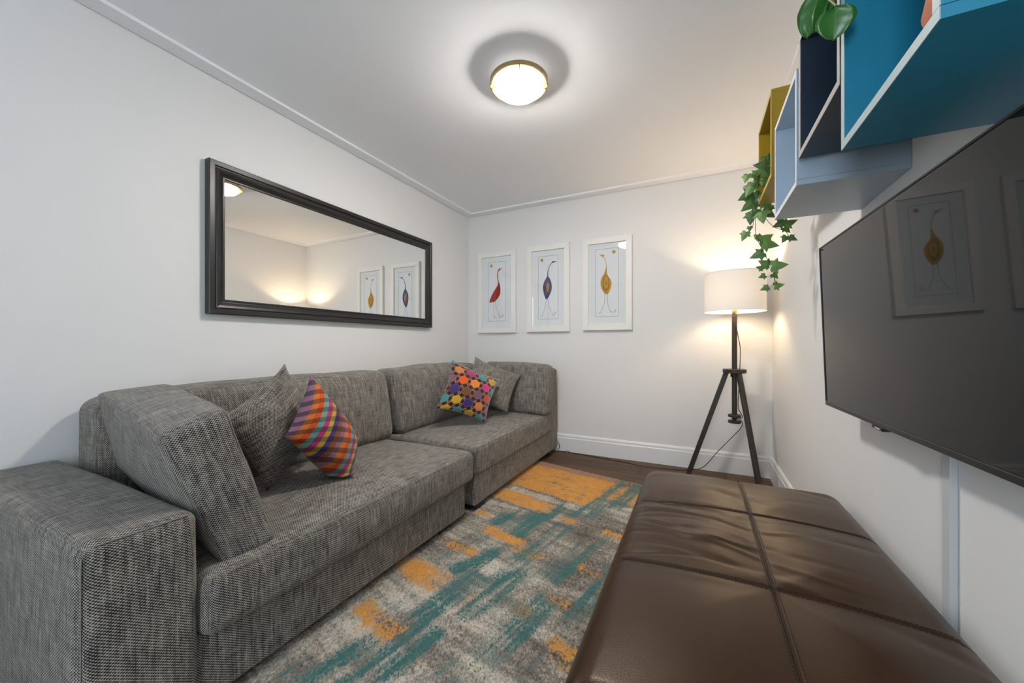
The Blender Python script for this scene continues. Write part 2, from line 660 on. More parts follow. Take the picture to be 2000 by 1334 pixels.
# ================================================================== THE ROOM
fl = struct(box('floor', M['wood'], XL - 0.1, XR + 0.1, YN - 0.1, YB + 0.1, -0.10, -0.012))
pw, plen = 0.186, 1.22
pm = None
row = 0
y = YB - pw / 2
while y > YN - pw / 2:
    off = [0.0, 0.61, 0.33, 0.95, 0.15, 0.78][row % 6]
    x = XL - off
    while x < XR:
        a, b_ = max(x, XL), min(x + plen, XR)
        if b_ - a > 0.02:
            full = abs((b_ - a) - plen) < 1e-6
            if full and pm is not None:
                me = pm
            else:
                v, f = box_vf(-(b_ - a) / 2 + 0.0008, (b_ - a) / 2 - 0.0008, -pw / 2 + 0.0008, pw / 2 - 0.0008, -0.012, 0)
                me = mesh_np('plank', v, f, smooth=False)
                me.materials.append(M['wood'])
                if full:
                    pm = me
            obj('plank', me, None, fl, ((a + b_) / 2, y, 0))
        x += plen
    y -= pw
    row += 1

struct(box('ceiling', M['ceil'], XL - 0.1, XR + 0.1, YN - 0.1, YB + 0.1, ZC, ZC + 0.1))
struct(box('wall_left', M['wall'], XL - 0.1, XL, YN - 0.1, YB + 0.1, 0, ZC))
struct(box('wall_back', M['wall'], XL, XR, YB, YB + 0.1, 0, ZC))
struct(box('wall_right', M['wall'], XR, XR + 0.1, YN - 0.1, YB + 0.1, 0, ZC))
WX0, WX1, WZ0, WZ1 = -0.81, -0.21, 0.40, 2.25
V_, F_ = joined([box_vf(XL, WX0, YN - 0.1, YN, 0, ZC), box_vf(WX1, XR, YN - 0.1, YN, 0, ZC),
                 box_vf(WX0, WX1, YN - 0.1, YN, 0, WZ0), box_vf(WX0, WX1, YN - 0.1, YN, WZ1, ZC)])
struct(obj('wall_near', mesh_np('wall_near', V_, F_, smooth=False), M['wall']))
win = bpy.data.objects.new('window_1', None)
C.objects.link(win)
struct(win)
fw = 0.035
for x0, x1, z0, z1 in ((WX0, WX1, WZ0, WZ0 + fw), (WX0, WX1, WZ1 - fw, WZ1), (WX0, WX0 + fw, WZ0 + fw, WZ1 - fw),
                       (WX1 - fw, WX1, WZ0 + fw, WZ1 - fw)):
    box('window_frame', M['trim'], x0, x1, YN - 0.08, YN - 0.03, z0, z1, win, 0.004)
for x0, x1 in ((WX0 + fw, WX1 - fw),):
    box('pane', M['glass'], x0, x1, YN - 0.057, YN - 0.053, WZ0 + fw, WZ1 - fw, win)

# skirting: profile swept along each wall (flat board, small step and chamfered top)
prof = [(0, 0), (0.018, 0), (0.018, 0.128), (0.014, 0.134), (0.014, 0.152), (0.008, 0.164), (0, 0.166)]
def sweep(name, prof, a, b, inward, mat, ins0=0.0, ins1=0.0, zbase=0.0, zs=1):
    a, b, n = Vector(a), Vector(b), Vector(inward)
    t = (b - a).normalized()
    V, F = [], []
    for k, (p, s) in enumerate(((a, 1), (b, -1))):
        ins = ins0 if k == 0 else ins1
        for d, z in prof:
            q = p + n * d + t * (s * d * ins)
            V.append((q.x, q.y, zbase + zs * z))
    m = len(prof)
    for i in range(m):
        j = (i + 1) % m
        F.append((i, j, m + j, m + i))
    F.append(tuple(range(m - 1, -1, -1)))
    F.append(tuple(range(m, 2 * m)))
    return obj(name, mesh_np(name, V, F, smooth=False), mat)
struct(sweep('baseboard_back', prof, (XL, YB, 0), (XR, YB, 0), (0, -1, 0), M['trim'], 1, 1))
struct(sweep('baseboard_right', prof, (XR, YB, 0), (XR, YN, 0), (-1, 0, 0), M['trim'], 1, 1))
struct(sweep('baseboard_left', prof, (XL, YB, 0), (XL, YN, 0), (1, 0, 0), M['trim'], 1, 1))
# flat cornice batten around the ceiling, with a hairline shadow gap at the wall
cp = [(0.006, 0), (0.006, 0.015), (0.092, 0.015), (0.092, 0)]
struct(sweep('trim_1', cp, (XL, YB, 0), (XL, YN, 0), (1, 0, 0), M['ceil'], 1, 1, ZC, -1))
struct(sweep('trim_2', cp, (XL, YB, 0), (XR, YB, 0), (0, -1, 0), M['ceil'], 1, 1, ZC, -1))
struct(sweep('trim_3', cp, (XR, YB, 0), (XR, YN, 0), (-1, 0, 0), M['ceil'], 1, 1, ZC, -1))

# ================================================================== CEILING LIGHT
t = thing('ceiling_light', 'round flush ceiling light with glowing glass dome and thin brass rim', 'ceiling light', (-0.822, 1.735, ZC + 0.012))
def lz(name, prof, mat, **k):
    v, f = lathe(prof, **k)
    return obj(name, mesh_np(name, v, f, auto=40), mat, t)
lz('canopy', [(0.05, -0.012), (0.05, -0.055)], M['trim'], n=32)
lz('pan', [(0.140, -0.058), (0.1425, -0.059), (0.1425, -0.064), (0.001, -0.064)], M['brass'], n=64)
lz('halo_fill_disc', [(0.139, -0.0575), (0.132, -0.0555), (0.06, -0.0550)], M['halo_fill'], n=64)  # added glowing disc above the brass pan, only brightens the ceiling around it
lz('rim', [(0.1425, -0.056), (0.149, -0.056), (0.149, -0.078), (0.141, -0.080), (0.1425, -0.056)], M['brass'], n=64, cap0=False, cap1=False)
lz('glass_dome', [(0.118, -0.066), (0.121, -0.082), (0.118, -0.096), (0.106, -0.108), (0.082, -0.117), (0.05, -0.122), (0.015, -0.124)], M['lit_glass'], n=64)
for k in range(4):
    a = radians(26.4 + 90 * k)
    px, py = cos(a), sin(a)
    tube_obj('clip', [(0.1475 * px, 0.1475 * py, -0.070), (0.145 * px, 0.145 * py, -0.086), (0.134 * px, 0.134 * py, -0.092), (0.128 * px, 0.128 * py, -0.0905)], 0.0035, M['brass'], t, n=8, per=4)

# ================================================================== WALL MIRROR
t = thing('wall_mirror', 'long wall mirror in a moulded black wooden frame above the sofa', 'mirror', (XL, 1.88, 1.18))
mp = [(0.0, 0.002), (0.0, 0.040), (0.004, 0.043), (0.024, 0.043), (0.027, 0.040), (0.028, 0.034), (0.031, 0.034), (0.036, 0.0385), (0.044, 0.0365),
      (0.054, 0.030), (0.062, 0.0245), (0.068, 0.0225), (0.071, 0.026), (0.076, 0.026), (0.080, 0.022), (0.080, 0.002)]
MY0, MY1, MZ0, MZ1 = 1.003, 2.768, 1.180, 1.966
def rail(a, b, n):
    a, b, n = Vector(a), Vector(b), Vector(n)
    tt = (b - a).normalized()
    V, F = [], []
    for p, s in ((a, 1), (b, -1)):
        for w, d in mp:
            q = p + n * w + tt * (s * w)
            V.append((XL + d, q.x, q.y))
    m = len(mp)
    for i in range(m):
        j = (i + 1) % m
        F.append((i, j, m + j, m + i))
    F.append(tuple(range(m)))
    F.append(tuple(range(2 * m - 1, m - 1, -1)))
    o = obj('frame_rail', mesh_np('frame_rail', V, F, auto=35), M['frame_black'], t)
    return o
rail((MY0, MZ0, 0), (MY1, MZ0, 0), (0, 1, 0))
rail((MY1, MZ1, 0), (MY0, MZ1, 0), (0, -1, 0))
rail((MY0, MZ1, 0), (MY0, MZ0, 0), (1, 0, 0))
rail((MY1, MZ0, 0), (MY1, MZ1, 0), (-1, 0, 0))
box('mirror_glass', M['mirror'], XL + 0.004, XL + 0.0215, MY0 + 0.07, MY1 - 0.07, MZ0 + 0.07, MZ1 - 0.07, t)
rebase(t)

# ================================================================== FRAMED PRINTS
BIRDS = {
'red': {'sun':(0.182,0.057),'out':[(0.633,0.113),(0.716,0.118),(0.881,0.097),(0.736,0.126),(0.662,0.14),(0.592,0.165),(0.559,0.217),(0.568,0.275),(0.613,0.335),(0.676,0.383),(0.713,0.465),(0.697,0.546),(0.594,0.603),(0.45,0.654),(0.327,0.675),(0.072,0.684),(0.088,0.643),(0.182,0.573),(0.326,0.493),(0.49,0.426),(0.564,0.38),(0.564,0.334),(0.526,0.274),(0.518,0.215),(0.546,0.164),(0.592,0.136)],'legs':[[(0.335,0.676),(0.328,0.799),(0.349,0.923),(0.288,0.958)],[(0.349,0.923),(0.432,0.955)],[(0.349,0.923),(0.526,0.958)],[(0.409,0.657),(0.484,0.789),(0.658,0.907),(0.638,0.952)],[(0.658,0.907),(0.761,0.952)],[(0.658,0.907),(0.864,0.944)]],'stamp':(0.851,0.906),'inner':[]},
'blue': {'sun':(0.189,0.058),'out':[(0.721,0.09),(0.836,0.095),(0.961,0.103),(0.835,0.109),(0.77,0.115),(0.682,0.126),(0.585,0.166),(0.525,0.222),(0.504,0.28),(0.517,0.327),(0.596,0.364),(0.67,0.424),(0.697,0.495),(0.664,0.563),(0.566,0.63),(0.469,0.683),(0.381,0.681),(0.3,0.611),(0.247,0.528),(0.249,0.469),(0.309,0.401),(0.418,0.346),(0.465,0.313),(0.466,0.267),(0.495,0.21),(0.562,0.16),(0.663,0.118)],'legs':[[(0.404,0.681),(0.377,0.794),(0.219,0.936),(0.116,0.952)],[(0.219,0.936),(0.241,0.96)],[(0.488,0.68),(0.522,0.791),(0.744,0.935),(0.857,0.958)],[(0.744,0.935),(0.751,0.958)]],'stamp':(0.859,0.911),'inner':[('purple',[(0.474,0.366),(0.529,0.378),(0.575,0.408),(0.604,0.452),(0.613,0.504),(0.6,0.554),(0.567,0.597),(0.519,0.624),(0.463,0.633),(0.408,0.621),(0.363,0.591),(0.333,0.547),(0.324,0.495),(0.337,0.444),(0.37,0.402),(0.418,0.374)]),('rust',[(0.476,0.407),(0.512,0.415),(0.542,0.438),(0.562,0.47),(0.567,0.508),(0.559,0.546),(0.537,0.577),(0.505,0.597),(0.468,0.604),(0.432,0.595),(0.402,0.573),(0.383,0.541),(0.377,0.502),(0.386,0.465),(0.408,0.433),(0.439,0.413)]),('gold',[(0.487,0.421),(0.513,0.428),(0.534,0.445),(0.548,0.472),(0.552,0.502),(0.546,0.532),(0.53,0.557),(0.507,0.573),(0.481,0.579),(0.455,0.572),(0.433,0.554),(0.419,0.528),(0.415,0.498),(0.422,0.468),(0.438,0.442),(0.461,0.426)])]},
'yellow': {'sun':(0.8,0.057),'out':[(0.157,0.071),(0.281,0.086),(0.334,0.083),(0.405,0.095),(0.351,0.107),(0.421,0.147),(0.472,0.207),(0.498,0.277),(0.503,0.359),(0.555,0.407),(0.677,0.462),(0.711,0.515),(0.674,0.584),(0.601,0.64),(0.535,0.676),(0.404,0.665),(0.299,0.61),(0.23,0.538),(0.221,0.479),(0.27,0.422),(0.378,0.367),(0.44,0.31),(0.467,0.253),(0.444,0.194),(0.386,0.14),(0.315,0.114),(0.245,0.1)],'legs':[[(0.415,0.665),(0.4,0.793),(0.234,0.936),(0.109,0.959)],[(0.234,0.936),(0.251,0.957)],[(0.518,0.667),(0.531,0.801),(0.646,0.914),(0.805,0.951)],[(0.646,0.914),(0.655,0.957)]],'stamp':(0.867,0.923),'inner':[('olive',[(0.466,0.387),(0.523,0.398),(0.571,0.426),(0.602,0.466),(0.612,0.513),(0.599,0.559),(0.565,0.598),(0.516,0.623),(0.458,0.631),(0.401,0.62),(0.354,0.593),(0.323,0.552),(0.313,0.505),(0.326,0.458),(0.36,0.42),(0.409,0.394)]),('orange',[(0.476,0.407),(0.511,0.415),(0.541,0.435),(0.56,0.465),(0.566,0.5),(0.558,0.534),(0.537,0.563),(0.506,0.582),(0.47,0.588),(0.435,0.58),(0.406,0.56),(0.387,0.53),(0.381,0.495),(0.389,0.46),(0.41,0.432),(0.441,0.413)]),('olive',[(0.474,0.466),(0.488,0.469),(0.499,0.478),(0.507,0.49),(0.509,0.504),(0.506,0.518),(0.498,0.53),(0.486,0.538),(0.472,0.541),(0.458,0.537),(0.447,0.529),(0.44,0.517),(0.438,0.502),(0.441,0.488),(0.449,0.476),(0.461,0.469)])]},
}
def flat(name, mat, pts, y, parent, z0=0):
    V = [(p[0], y, p[1]) for p in pts]
    return obj(name, mesh_np(name, V, [tuple(range(len(V)))], smooth=False), mat, parent)

def ribbon(pts, w):
    V, F = [], []
    P = [Vector((p[0], p[1], 0)) for p in pts]
    for i, p in enumerate(P):
        d = (P[min(i + 1, len(P) - 1)] - P[max(i - 1, 0)]).normalized()
        n = Vector((-d.y, d.x, 0)) * w / 2
        V += [p + n, p - n]
    for i in range(len(P) - 1):
        F.append((2 * i, 2 * i + 1, 2 * i + 3, 2 * i + 2))
    return V, F

def picture(x0, x1, z0, z1, key, bodymat, label, tilt=0.0):
    t = thing('framed_print', label, 'picture', ((x0 + x1) / 2, YB, z0), 'framed bird prints on the back wall')
    W, H = x1 - x0, z1 - z0
    D, fwid = 0.034, 0.052
    hw = W / 2
    # four mitred frame rails
    def fr(pts):
        V = [(p[0], -D, p[1]) for p in pts] + [(p[0], -0.001, p[1]) for p in pts]
        o = obj('frame_rail', mesh_np('frame_rail', V, [(0, 1, 2, 3), (7, 6, 5, 4), (0, 4, 5, 1), (1, 5, 6, 2), (2, 6, 7, 3), (3, 7, 4, 0)], smooth=False), M['frame_white'], t)
        bevel(o, 0.0015, 1)
    f = fwid
    fr([(-hw, 0), (hw, 0), (hw - f, f), (-hw + f, f)])
    fr([(hw, H), (-hw, H), (-hw + f, H - f), (hw - f, H - f)])
    fr([(-hw, H), (-hw, 0), (-hw + f, f), (-hw + f, H - f)])
    fr([(hw, 0), (hw, H), (hw - f, H - f), (hw - f, f)])
    box('mount', M['mount'], -hw + f - 0.002, hw - f + 0.002, -0.016, -0.004, f - 0.002, H - f + 0.002, t)
    box('glass', M['glass'], -hw + f - 0.001, hw - f + 0.001, -0.025, -0.023, f - 0.001, H - f + 0.001, t)
    bw, bh = 0.207, 0.617
    bx0, bz1 = -bw / 2, f + 0.072 + bh
    paper = box('print', M['paper'], bx0 - 0.012, bx0 + bw + 0.012, -0.0168, -0.016, bz1 - bh - 0.012, bz1 + 0.012, t)
    Q = lambda p: (bx0 + p[0] * bw, bz1 - p[1] * bh)
    B = BIRDS[key]
    yb = -0.0172
    V, F = [], []
    for a, b in (((0, 0), (1, 0)), ((1, 0), (1, 1)), ((1, 1), (0, 1)), ((0, 1), (0, 0))):
        v, fc = ribbon([Q(a), Q(b)], 0.0024)
        n = len(V)
        V += [(p.x, yb, p.y) for p in v]
        F += [tuple(i + n for i in q) for q in fc]
    obj('border_line', mesh_np('border_line', V, F, smooth=False), PR['line'], paper)
    flat('bird', bodymat, [Q(p) for p in B['out']], yb, paper)
    sx, sz = Q(B['sun'])
    flat('sun_disc', PR['sun'], [(sx + 0.0155 * cos(k * pi / 10), sz + 0.0155 * sin(k * pi / 10)) for k in range(20)], yb, paper)
    for i, (c, pts) in enumerate(B['inner']):
        flat('bird_feather', PR[c], [Q(p) for p in pts], yb - 0.0002 * (i + 1), paper)
    V, F = [], []
    for L in B['legs']:
        v, fc = ribbon([Q(p) for p in L], 0.0022)
        n = len(V)
        V += [(p.x, yb - 0.0001, p.y) for p in v]
        F += [tuple(i + n for i in q) for q in fc]
    obj('bird_legs', mesh_np('bird_legs', V, F, smooth=False), PR['leg'], paper)['kind'] = 'stuff'
    stx, stz = Q(B['stamp'])
    s = 0.010
    V, F = [], []
    for k in range(4):
        z = stz - s + k * 2 * s / 3
        v, fc = ribbon([(stx - s, z), (stx + s * (0.5 + 0.5 * ((k * 7) % 3) / 2), z)], 0.003)
        n = len(V)
        V += [(p.x, yb, p.y) for p in v]
        F += [tuple(i + n for i in q) for q in fc]
    obj('stamp', mesh_np('stamp', V, F, smooth=False), PR['stamp'], paper)['kind'] = 'stuff'
    t.rotation_euler = (0, radians(tilt), 0)
    return t
picture(-2.105, -1.655, 1.146, 1.993, 'red', PR['red'], 'white framed print of a red long-necked bird, nearest the mirror')
picture(-1.529, -1.088, 1.150, 2.000, 'blue', PR['blue'], 'white framed print of a dark blue long-necked bird, middle of three')
picture(-0.959, -0.517, 1.156, 2.000, 'yellow', PR['yellow'], 'white framed print of a yellow long-necked bird, nearest the floor lamp')

# ================================================================== SOFA, NEAR MODULE
TW = M['tweed']
FX = -1.20
s1 = thing('sofa_module', 'grey tweed sofa section with low wide arm, under the mirror', 'sofa', (-1.7, 1.1, 0), 'two grey tweed sofa sections')
soft('arm', TW, XL + 0.02, FX + 0.012, 0.300, 0.524, 0.03, 0.585, 0.032, s1, pf=(0.004, 0.004, 0.006), res=(22, 8, 14), lump=0.004, seed=1)
soft('base', TW, XL + 0.03, FX, 0.520, 1.812, 0.045, 0.240, 0.014, s1, res=(10, 16, 5), seed=2)
soft('seat_cushion', TW, -2.02, FX + 0.032, 0.524, 1.862, 0.226, 0.402, 0.036, s1, pf=(0.012, 0.004, 0.022), res=(18, 26, 8), lump=0.004, seed=3)
soft('back', TW, XL + 0.02, -1.97, 0.556, 1.890, 0.10, 0.815, 0.060, s1, pf=(0.0, 0.006, 0.01), res=(8, 22, 12), lump=0.005, seed=4)
def lean(k):
    def fn(W, N, h):
        W = W.copy()
        W[:, 0] -= k * (W[:, 2] / h[2])
        return W
    return fn
soft('back_cushion', TW, -2.05, -1.84, 0.700, 1.893, 0.405, 0.846, 0.055, s1, pf=(0.045, 0.012, 0.014), res=(10, 26, 14), lump=0.008, extra=lean(0.035), seed=5)
# loose end cushion that leans over the low arm, turned slightly; corners by (x, y, z) bits
near_c8 = [(-1.96, 0.600, 0.560), (-1.215, 0.592, 0.385), (-1.94, 0.800, 0.420), (-1.205, 0.735, 0.400),
           (-2.02, 0.560, 0.845), (-1.240, 0.452, 0.785), (-1.93, 0.745, 0.868), (-1.235, 0.612, 0.838)]
nc, ncv = soft_hex('end_cushion', TW, near_c8, 0.022, (0.75, 0.17, 0.44), s1, (0.008, 0.026, 0.018), res=(20, 8, 14), lump=0.006, seed=6)
for x in (-2.10, FX - 0.12):
    for y in (0.42, 1.66):
        box('foot', M['black_matte'], x - 0.05, x + 0.09, y - 0.05, y + 0.05, 0.016, 0.05, s1)
SM = M['seam']
def seam(parent, pts, r=0.0016, per=4):
    return tube_obj('seam_line', pts, r, SM, parent, n=6, per=per)
def hexpt(c8, q):
    o = np.zeros(3)
    for i in range(8):
        w = 1.0
        for ax in range(3):
            t_ = q[ax] * 0.5 + 0.5
            w *= t_ if (i >> ax) & 1 else 1 - t_
        o += w * np.array(c8[i])
    return tuple(o)
def hexseam(parent, c8, size, r, x=1):
    k = 0.29 * r
    ey, ez = 1 - k / (size[1] / 2), 1 - k / (size[2] / 2)
    ex = x * (1 - k / (size[0] / 2))
    n = 10
    for yv in (-1, 1):
        seam(parent, [hexpt(c8, (ex, yv * ey, q)) for q in np.linspace(-0.93, 0.93, n)])
    seam(parent, [hexpt(c8, (ex, q, ez)) for q in np.linspace(-0.8, 0.8, n)])
hexseam(s1, near_c8, (0.75, 0.17, 0.44), 0.022)
ax_, az_ = FX + 0.012 - 0.0085, 0.585 - 0.0085
seam(s1, [(ax_, y_, az_) for y_ in np.linspace(0.33, 0.50, 6)])
seam(s1, [(ax_, 0.300 + 0.0085, z_) for z_ in np.linspace(0.06, 0.555, 10)])
seam(s1, [(FX + 0.0255 + 0.0105 * 0.6, y_, 0.3925) for y_ in np.linspace(0.57, 1.82, 14)], 0.0014)
rebase(s1)
# ================================================================== SOFA, FAR MODULE
s2 = thing('sofa_module', 'grey tweed sofa section with tall end panel, next to the framed prints', 'sofa', (-1.7, 2.6, 0), 'two grey tweed sofa sections')
soft('base', TW, XL + 0.03, FX - 0.002, 1.918, 3.225, 0.045, 0.232, 0.012, s2, res=(10, 16, 5), seed=7)
soft('seat_cushion', TW, -2.02, FX + 0.012, 1.912, 3.215, 0.226, 0.405, 0.028, s2, pf=(0.006, 0.004, 0.022), res=(18, 26, 8), lump=0.004, seed=8)
soft('end_panel', TW, XL + 0.02, FX + 0.002, 3.205, 3.385, 0.035, 0.800, 0.030, s2, pf=(0.002, 0.004, 0.006), res=(16, 8, 14), lump=0.003, seed=9)
soft('back', TW, XL + 0.02, -1.97, 1.912, 3.200, 0.10, 0.815, 0.060, s2, pf=(0, 0, 0.01), res=(8, 20, 12), lump=0.005, seed=10)
soft('back_cushion', TW, -2.05, -1.83, 1.935, 3.015, 0.405, 0.850, 0.050, s2, pf=(0.045, 0.012, 0.018), res=(10, 24, 14), lump=0.008, extra=lean(0.030), seed=11)
far_c8 = [(-1.80, 3.005, 0.415), (-1.165, 3.000, 0.400), (-1.80, 3.205, 0.415), (-1.165, 3.200, 0.400),
          (-1.82, 3.060, 0.862), (-1.165, 3.055, 0.845), (-1.82, 3.225, 0.858), (-1.165, 3.22, 0.840)]
soft_hex('end_cushion', TW, far_c8, 0.050, (0.64, 0.19, 0.44), s2, (0.008, 0.030, 0.010), res=(18, 8, 14), lump=0.006, seed=12)
for x in (-2.10, FX - 0.10):
    for y in (1.99, 3.26):
        box('foot', M['black_matte'], x - 0.05, x + 0.09, y - 0.05, y + 0.05, 0.016, 0.05, s2)
seam(s2, [(FX + 0.0065, y_, 0.3975) for y_ in np.linspace(1.95, 3.18, 14)], 0.0014)
hexseam(s2, far_c8, (0.64, 0.19, 0.44), 0.050)
rebase(s2)

# ================================================================== THROW PILLOWS
def pillow(name, mat, corners, thick, label, n=28, pattern=None, relief=None, crease=0.0, seed=0, group=None, rest=None):
    """corners TL, TR, BR, BL in world metres; a stuffed square pillow with pulled-in sides"""
    TL, TR, BR, BL = [np.array(c, float) for c in corners]
    cen = (TL + TR + BR + BL) / 4
    nrm = np.cross(TR - TL, BL - TL)
    nrm = -nrm / np.linalg.norm(nrm)
    size = (np.linalg.norm(TR - TL) + np.linalg.norm(BL - TL)) / 2
    g = np.linspace(0, 1, n + 1)
    U, Vv = np.meshgrid(g, g, indexing='ij')
    u, v = U.ravel(), Vv.ravel()
    su, sv = 2 * u - 1, 2 * v - 1
    pin = 0.055
    uu = u + (-su) * pin * (1 - sv ** 2) * su ** 2
    vv = v + (-sv) * pin * (1 - su ** 2) * sv ** 2
    P = ((1 - uu) * (1 - vv))[:, None] * TL + (uu * (1 - vv))[:, None] * TR + (uu * vv)[:, None] * BR + ((1 - uu) * vv)[:, None] * BL
    prof = np.clip((1 - np.abs(su) ** 2.4) * (1 - np.abs(sv) ** 2.4), 0, 1) ** 0.62
    r = np.random.default_rng(seed + 5)
    wr = np.zeros(len(u))
    for k in range(6):
        a = r.uniform(0, pi)
        wr += np.sin((su * cos(a) + sv * sin(a)) * r.uniform(5, 11) + r.uniform(0, 6)) / 6
    edge = (np.abs(su) ** 3 + np.abs(sv) ** 3)
    hgt = prof * thick / 2 * (1 + 0.06 * wr) + crease * wr * edge * np.clip(1 - np.maximum(np.abs(su), np.abs(sv)) ** 8, 0, 1)
    if relief is not None:
        hf = hgt + relief(u, v) * np.clip(prof * 3, 0, 1)
    else:
        hf = hgt
    A = P + hf[:, None] * nrm
    Bk = P - hgt[:, None] * nrm
    if rest is not None:            # the part pressed on the seat spreads out sideways
        for Q in (A, Bk):
            d = np.clip(rest + 0.035 - Q[:, 2], 0, None)
            away = Q[:, :2] - cen[:2]
            Q[:, :2] += np.clip(d, 0, 0.10)[:, None] * nrm[:2] * np.where(Q is A, 0.25, -0.1)
            Q[:, 2] = np.where(d > 0, rest + 0.035 * np.exp(-d / 0.035), Q[:, 2])
            Q[:, 1] += 0.012 * np.sin(Q[:, 0] * 90 + Q[:, 1] * 60) * np.clip(d * 8, 0, 1)
    m = n + 1
    I = np.arange(m * m).reshape(m, m)
    q = np.stack([I[:-1, :-1], I[1:, :-1], I[1:, 1:], I[:-1, 1:]], -1).reshape(-1, 4)
    # share the rim between both sides
    rim = np.zeros((m, m), bool)
    rim[0] = rim[-1] = True
    rim[:, 0] = rim[:, -1] = True
    mp_ = np.where(rim.ravel(), np.arange(m * m), -1)
    inner = np.where(~rim.ravel())[0]
    mp_[inner] = m * m + np.arange(len(inner))
    Vall = np.vstack([A, Bk[inner]])
    qa = q[:, ::-1]
    qb = mp_[q]
    Fall = np.vstack([qa, qb])
    uvm = np.stack([u * size, v * size], -1)
    uvall = np.vstack([uvm, uvm[inner]])
    UV = uvall[Fall.ravel()] + seed * 0.13
    attr = None
    if pattern is not None:
        ca = pattern(u, v)
        cb = pattern(u, v)
        attr = np.ones((len(Vall), 4))
        attr[:len(u), :3] = ca
        attr[len(u):, :3] = cb[inner]
    base = Vector((float(cen[0]), float(cen[1]), float(min(c[2] for c in corners))))
    Vall = Vall - np.array(base)
    o = obj(name, mesh_np(name, Vall, Fall.astype(np.int32), UV, attr=attr), mat)
    o.location = base
    tag(o, label, 'pillow', group)
    return o, (A - np.array(base)).reshape(m, m, 3)

pillow('throw_pillow', TW, [(-1.72, 1.085, 0.935), (-1.70, 1.290, 0.580), (-1.59, 0.930, 0.418), (-1.66, 0.780, 0.735)], 0.15,
       'plain grey tweed pillow wedged behind the multicoloured check pillow', seed=1, crease=0.004, group='throw pillows on the sofa')
pillow('throw_pillow', TW, [(-1.72, 2.750, 0.918), (-1.405, 3.020, 0.752), (-1.42, 2.780, 0.448), (-1.74, 2.50, 0.600)], 0.14,
       'plain grey tweed pillow leaning behind the velvet flower pillow', seed=2, crease=0.003, group='throw pillows on the sofa')

HA = [srgb(*c) for c in ((150, 112, 138), (222, 120, 52), (220, 88, 30), (112, 164, 158), (196, 64, 124), (206, 166, 60), (84, 64, 124), (150, 86, 46))]
HB = [srgb(*c) for c in ((96, 68, 84), (140, 82, 46), (142, 62, 30), (88, 116, 112), (132, 58, 88), (140, 122, 62), (52, 44, 92), (98, 60, 36))]
def harlequin(u, v):
    # columns run down the near edge of the pillow, rows slant across it
    i = np.floor(u * 17.0).astype(int)
    j = np.floor((1.05 * u + v) * 12.0 + 0.4 * np.sin(u * 5)).astype(int)
    A_, B_ = np.array(HA), np.array(HB)
    return np.where((j % 2 == 0)[:, None], A_[i % 8], B_[i % 8])
ho, hg = pillow('throw_pillow', M['harlequin'], [(-1.555, 1.098, 0.890), (-1.530, 1.345, 0.555), (-1.425, 1.185, 0.330), (-1.485, 0.936, 0.655)], 0.165,
       'multicoloured check pillow in orange, pink and teal standing on its corner', n=150, pattern=harlequin, seed=3, crease=0.010, group='throw pillows on the sofa', rest=0.428)
def rim_pts(g):
    n = g.shape[0] - 1
    k = max(1, n // 14)
    p = [g[i, 0] for i in range(0, n, k)] + [g[n, j] for j in range(0, n, k)] + [g[i, n] for i in range(n, 0, -k)] + [g[0, j] for j in range(n, 0, -k)]
    return p

VC = [srgb(*c) for c in ((70, 140, 140), (196, 158, 38), (168, 44, 110), (220, 92, 26), (222, 136, 44), (206, 40, 126), (116, 74, 40), (112, 78, 98), (184, 72, 28), (54, 44, 112), (200, 120, 60), (130, 88, 110))]
VROW = [[0, 1, 9, 1, 0], [10, 2, 0, 1, 0], [11, 3, 4, 5, 0], [9, 6, 7, 8, 10], [0, 1, 9, 10, 11], [1, 0, 1, 0, 9]]
def vcell(u, v):
    S = 4.35
    x, yv = (u - 0.03) * S, (v + 0.02) * S * 1.06
    best = np.full(len(u), 9.0)
    cid = np.zeros(len(u), int)
    ang = np.zeros(len(u))
    hole = np.full(len(u), 9.0)
    for i in range(-1, 8):
        for j in range(-1, 8):
            cx, cy = i + 0.5 * (j % 2), j * 0.94
            d = np.hypot(x - cx, yv - cy)
            w = d < best
            best[w] = d[w]
            cid[w] = VROW[j % 6][i % 5]
            ang[w] = np.arctan2(yv - cy, x - cx)[w]
            for hx, hy in ((cx + 0.5, cy + 0.31), (cx + 0.5, cy - 0.31)):
                hole = np.minimum(hole, np.hypot(x - hx, yv - hy))
    lob = best / (0.455 + 0.035 * np.cos(6 * ang + pi))
    return lob, cid, hole
def velvet(u, v):
    lob, cid, hole = vcell(u, v)
    out = np.zeros((len(u), 3)) + np.array(srgb(34, 24, 34))
    pal = np.array(VC)
    idx = cid
    w = lob < 0.90
    out[w] = pal[idx[w]]
    ring = (lob > 0.80) & (lob < 0.88)
    out[ring] = pal[idx[ring]] * 0.55 + np.array(srgb(200, 120, 90)) * 0.35
    rg = (hole < 0.125) & (hole > 0.062)
    out[rg] = np.array(srgb(186, 118, 96))
    out[hole <= 0.062] = np.array(srgb(26, 18, 26))
    return out
def vrelief(u, v):
    lob, cid, hole = vcell(u, v)
    return 0.0028 * np.clip((0.95 - lob) * 6, 0, 1)
pillow('throw_pillow', M['velvet'], [(-1.70, 2.381, 0.905), (-1.455, 2.712, 0.735), (-1.42, 2.410, 0.440), (-1.665, 2.138, 0.570)], 0.15,
       'dark velvet pillow with rows of bright flower medallions', n=170, pattern=velvet, relief=vrelief, seed=4, crease=0.004, group='throw pillows on the sofa')

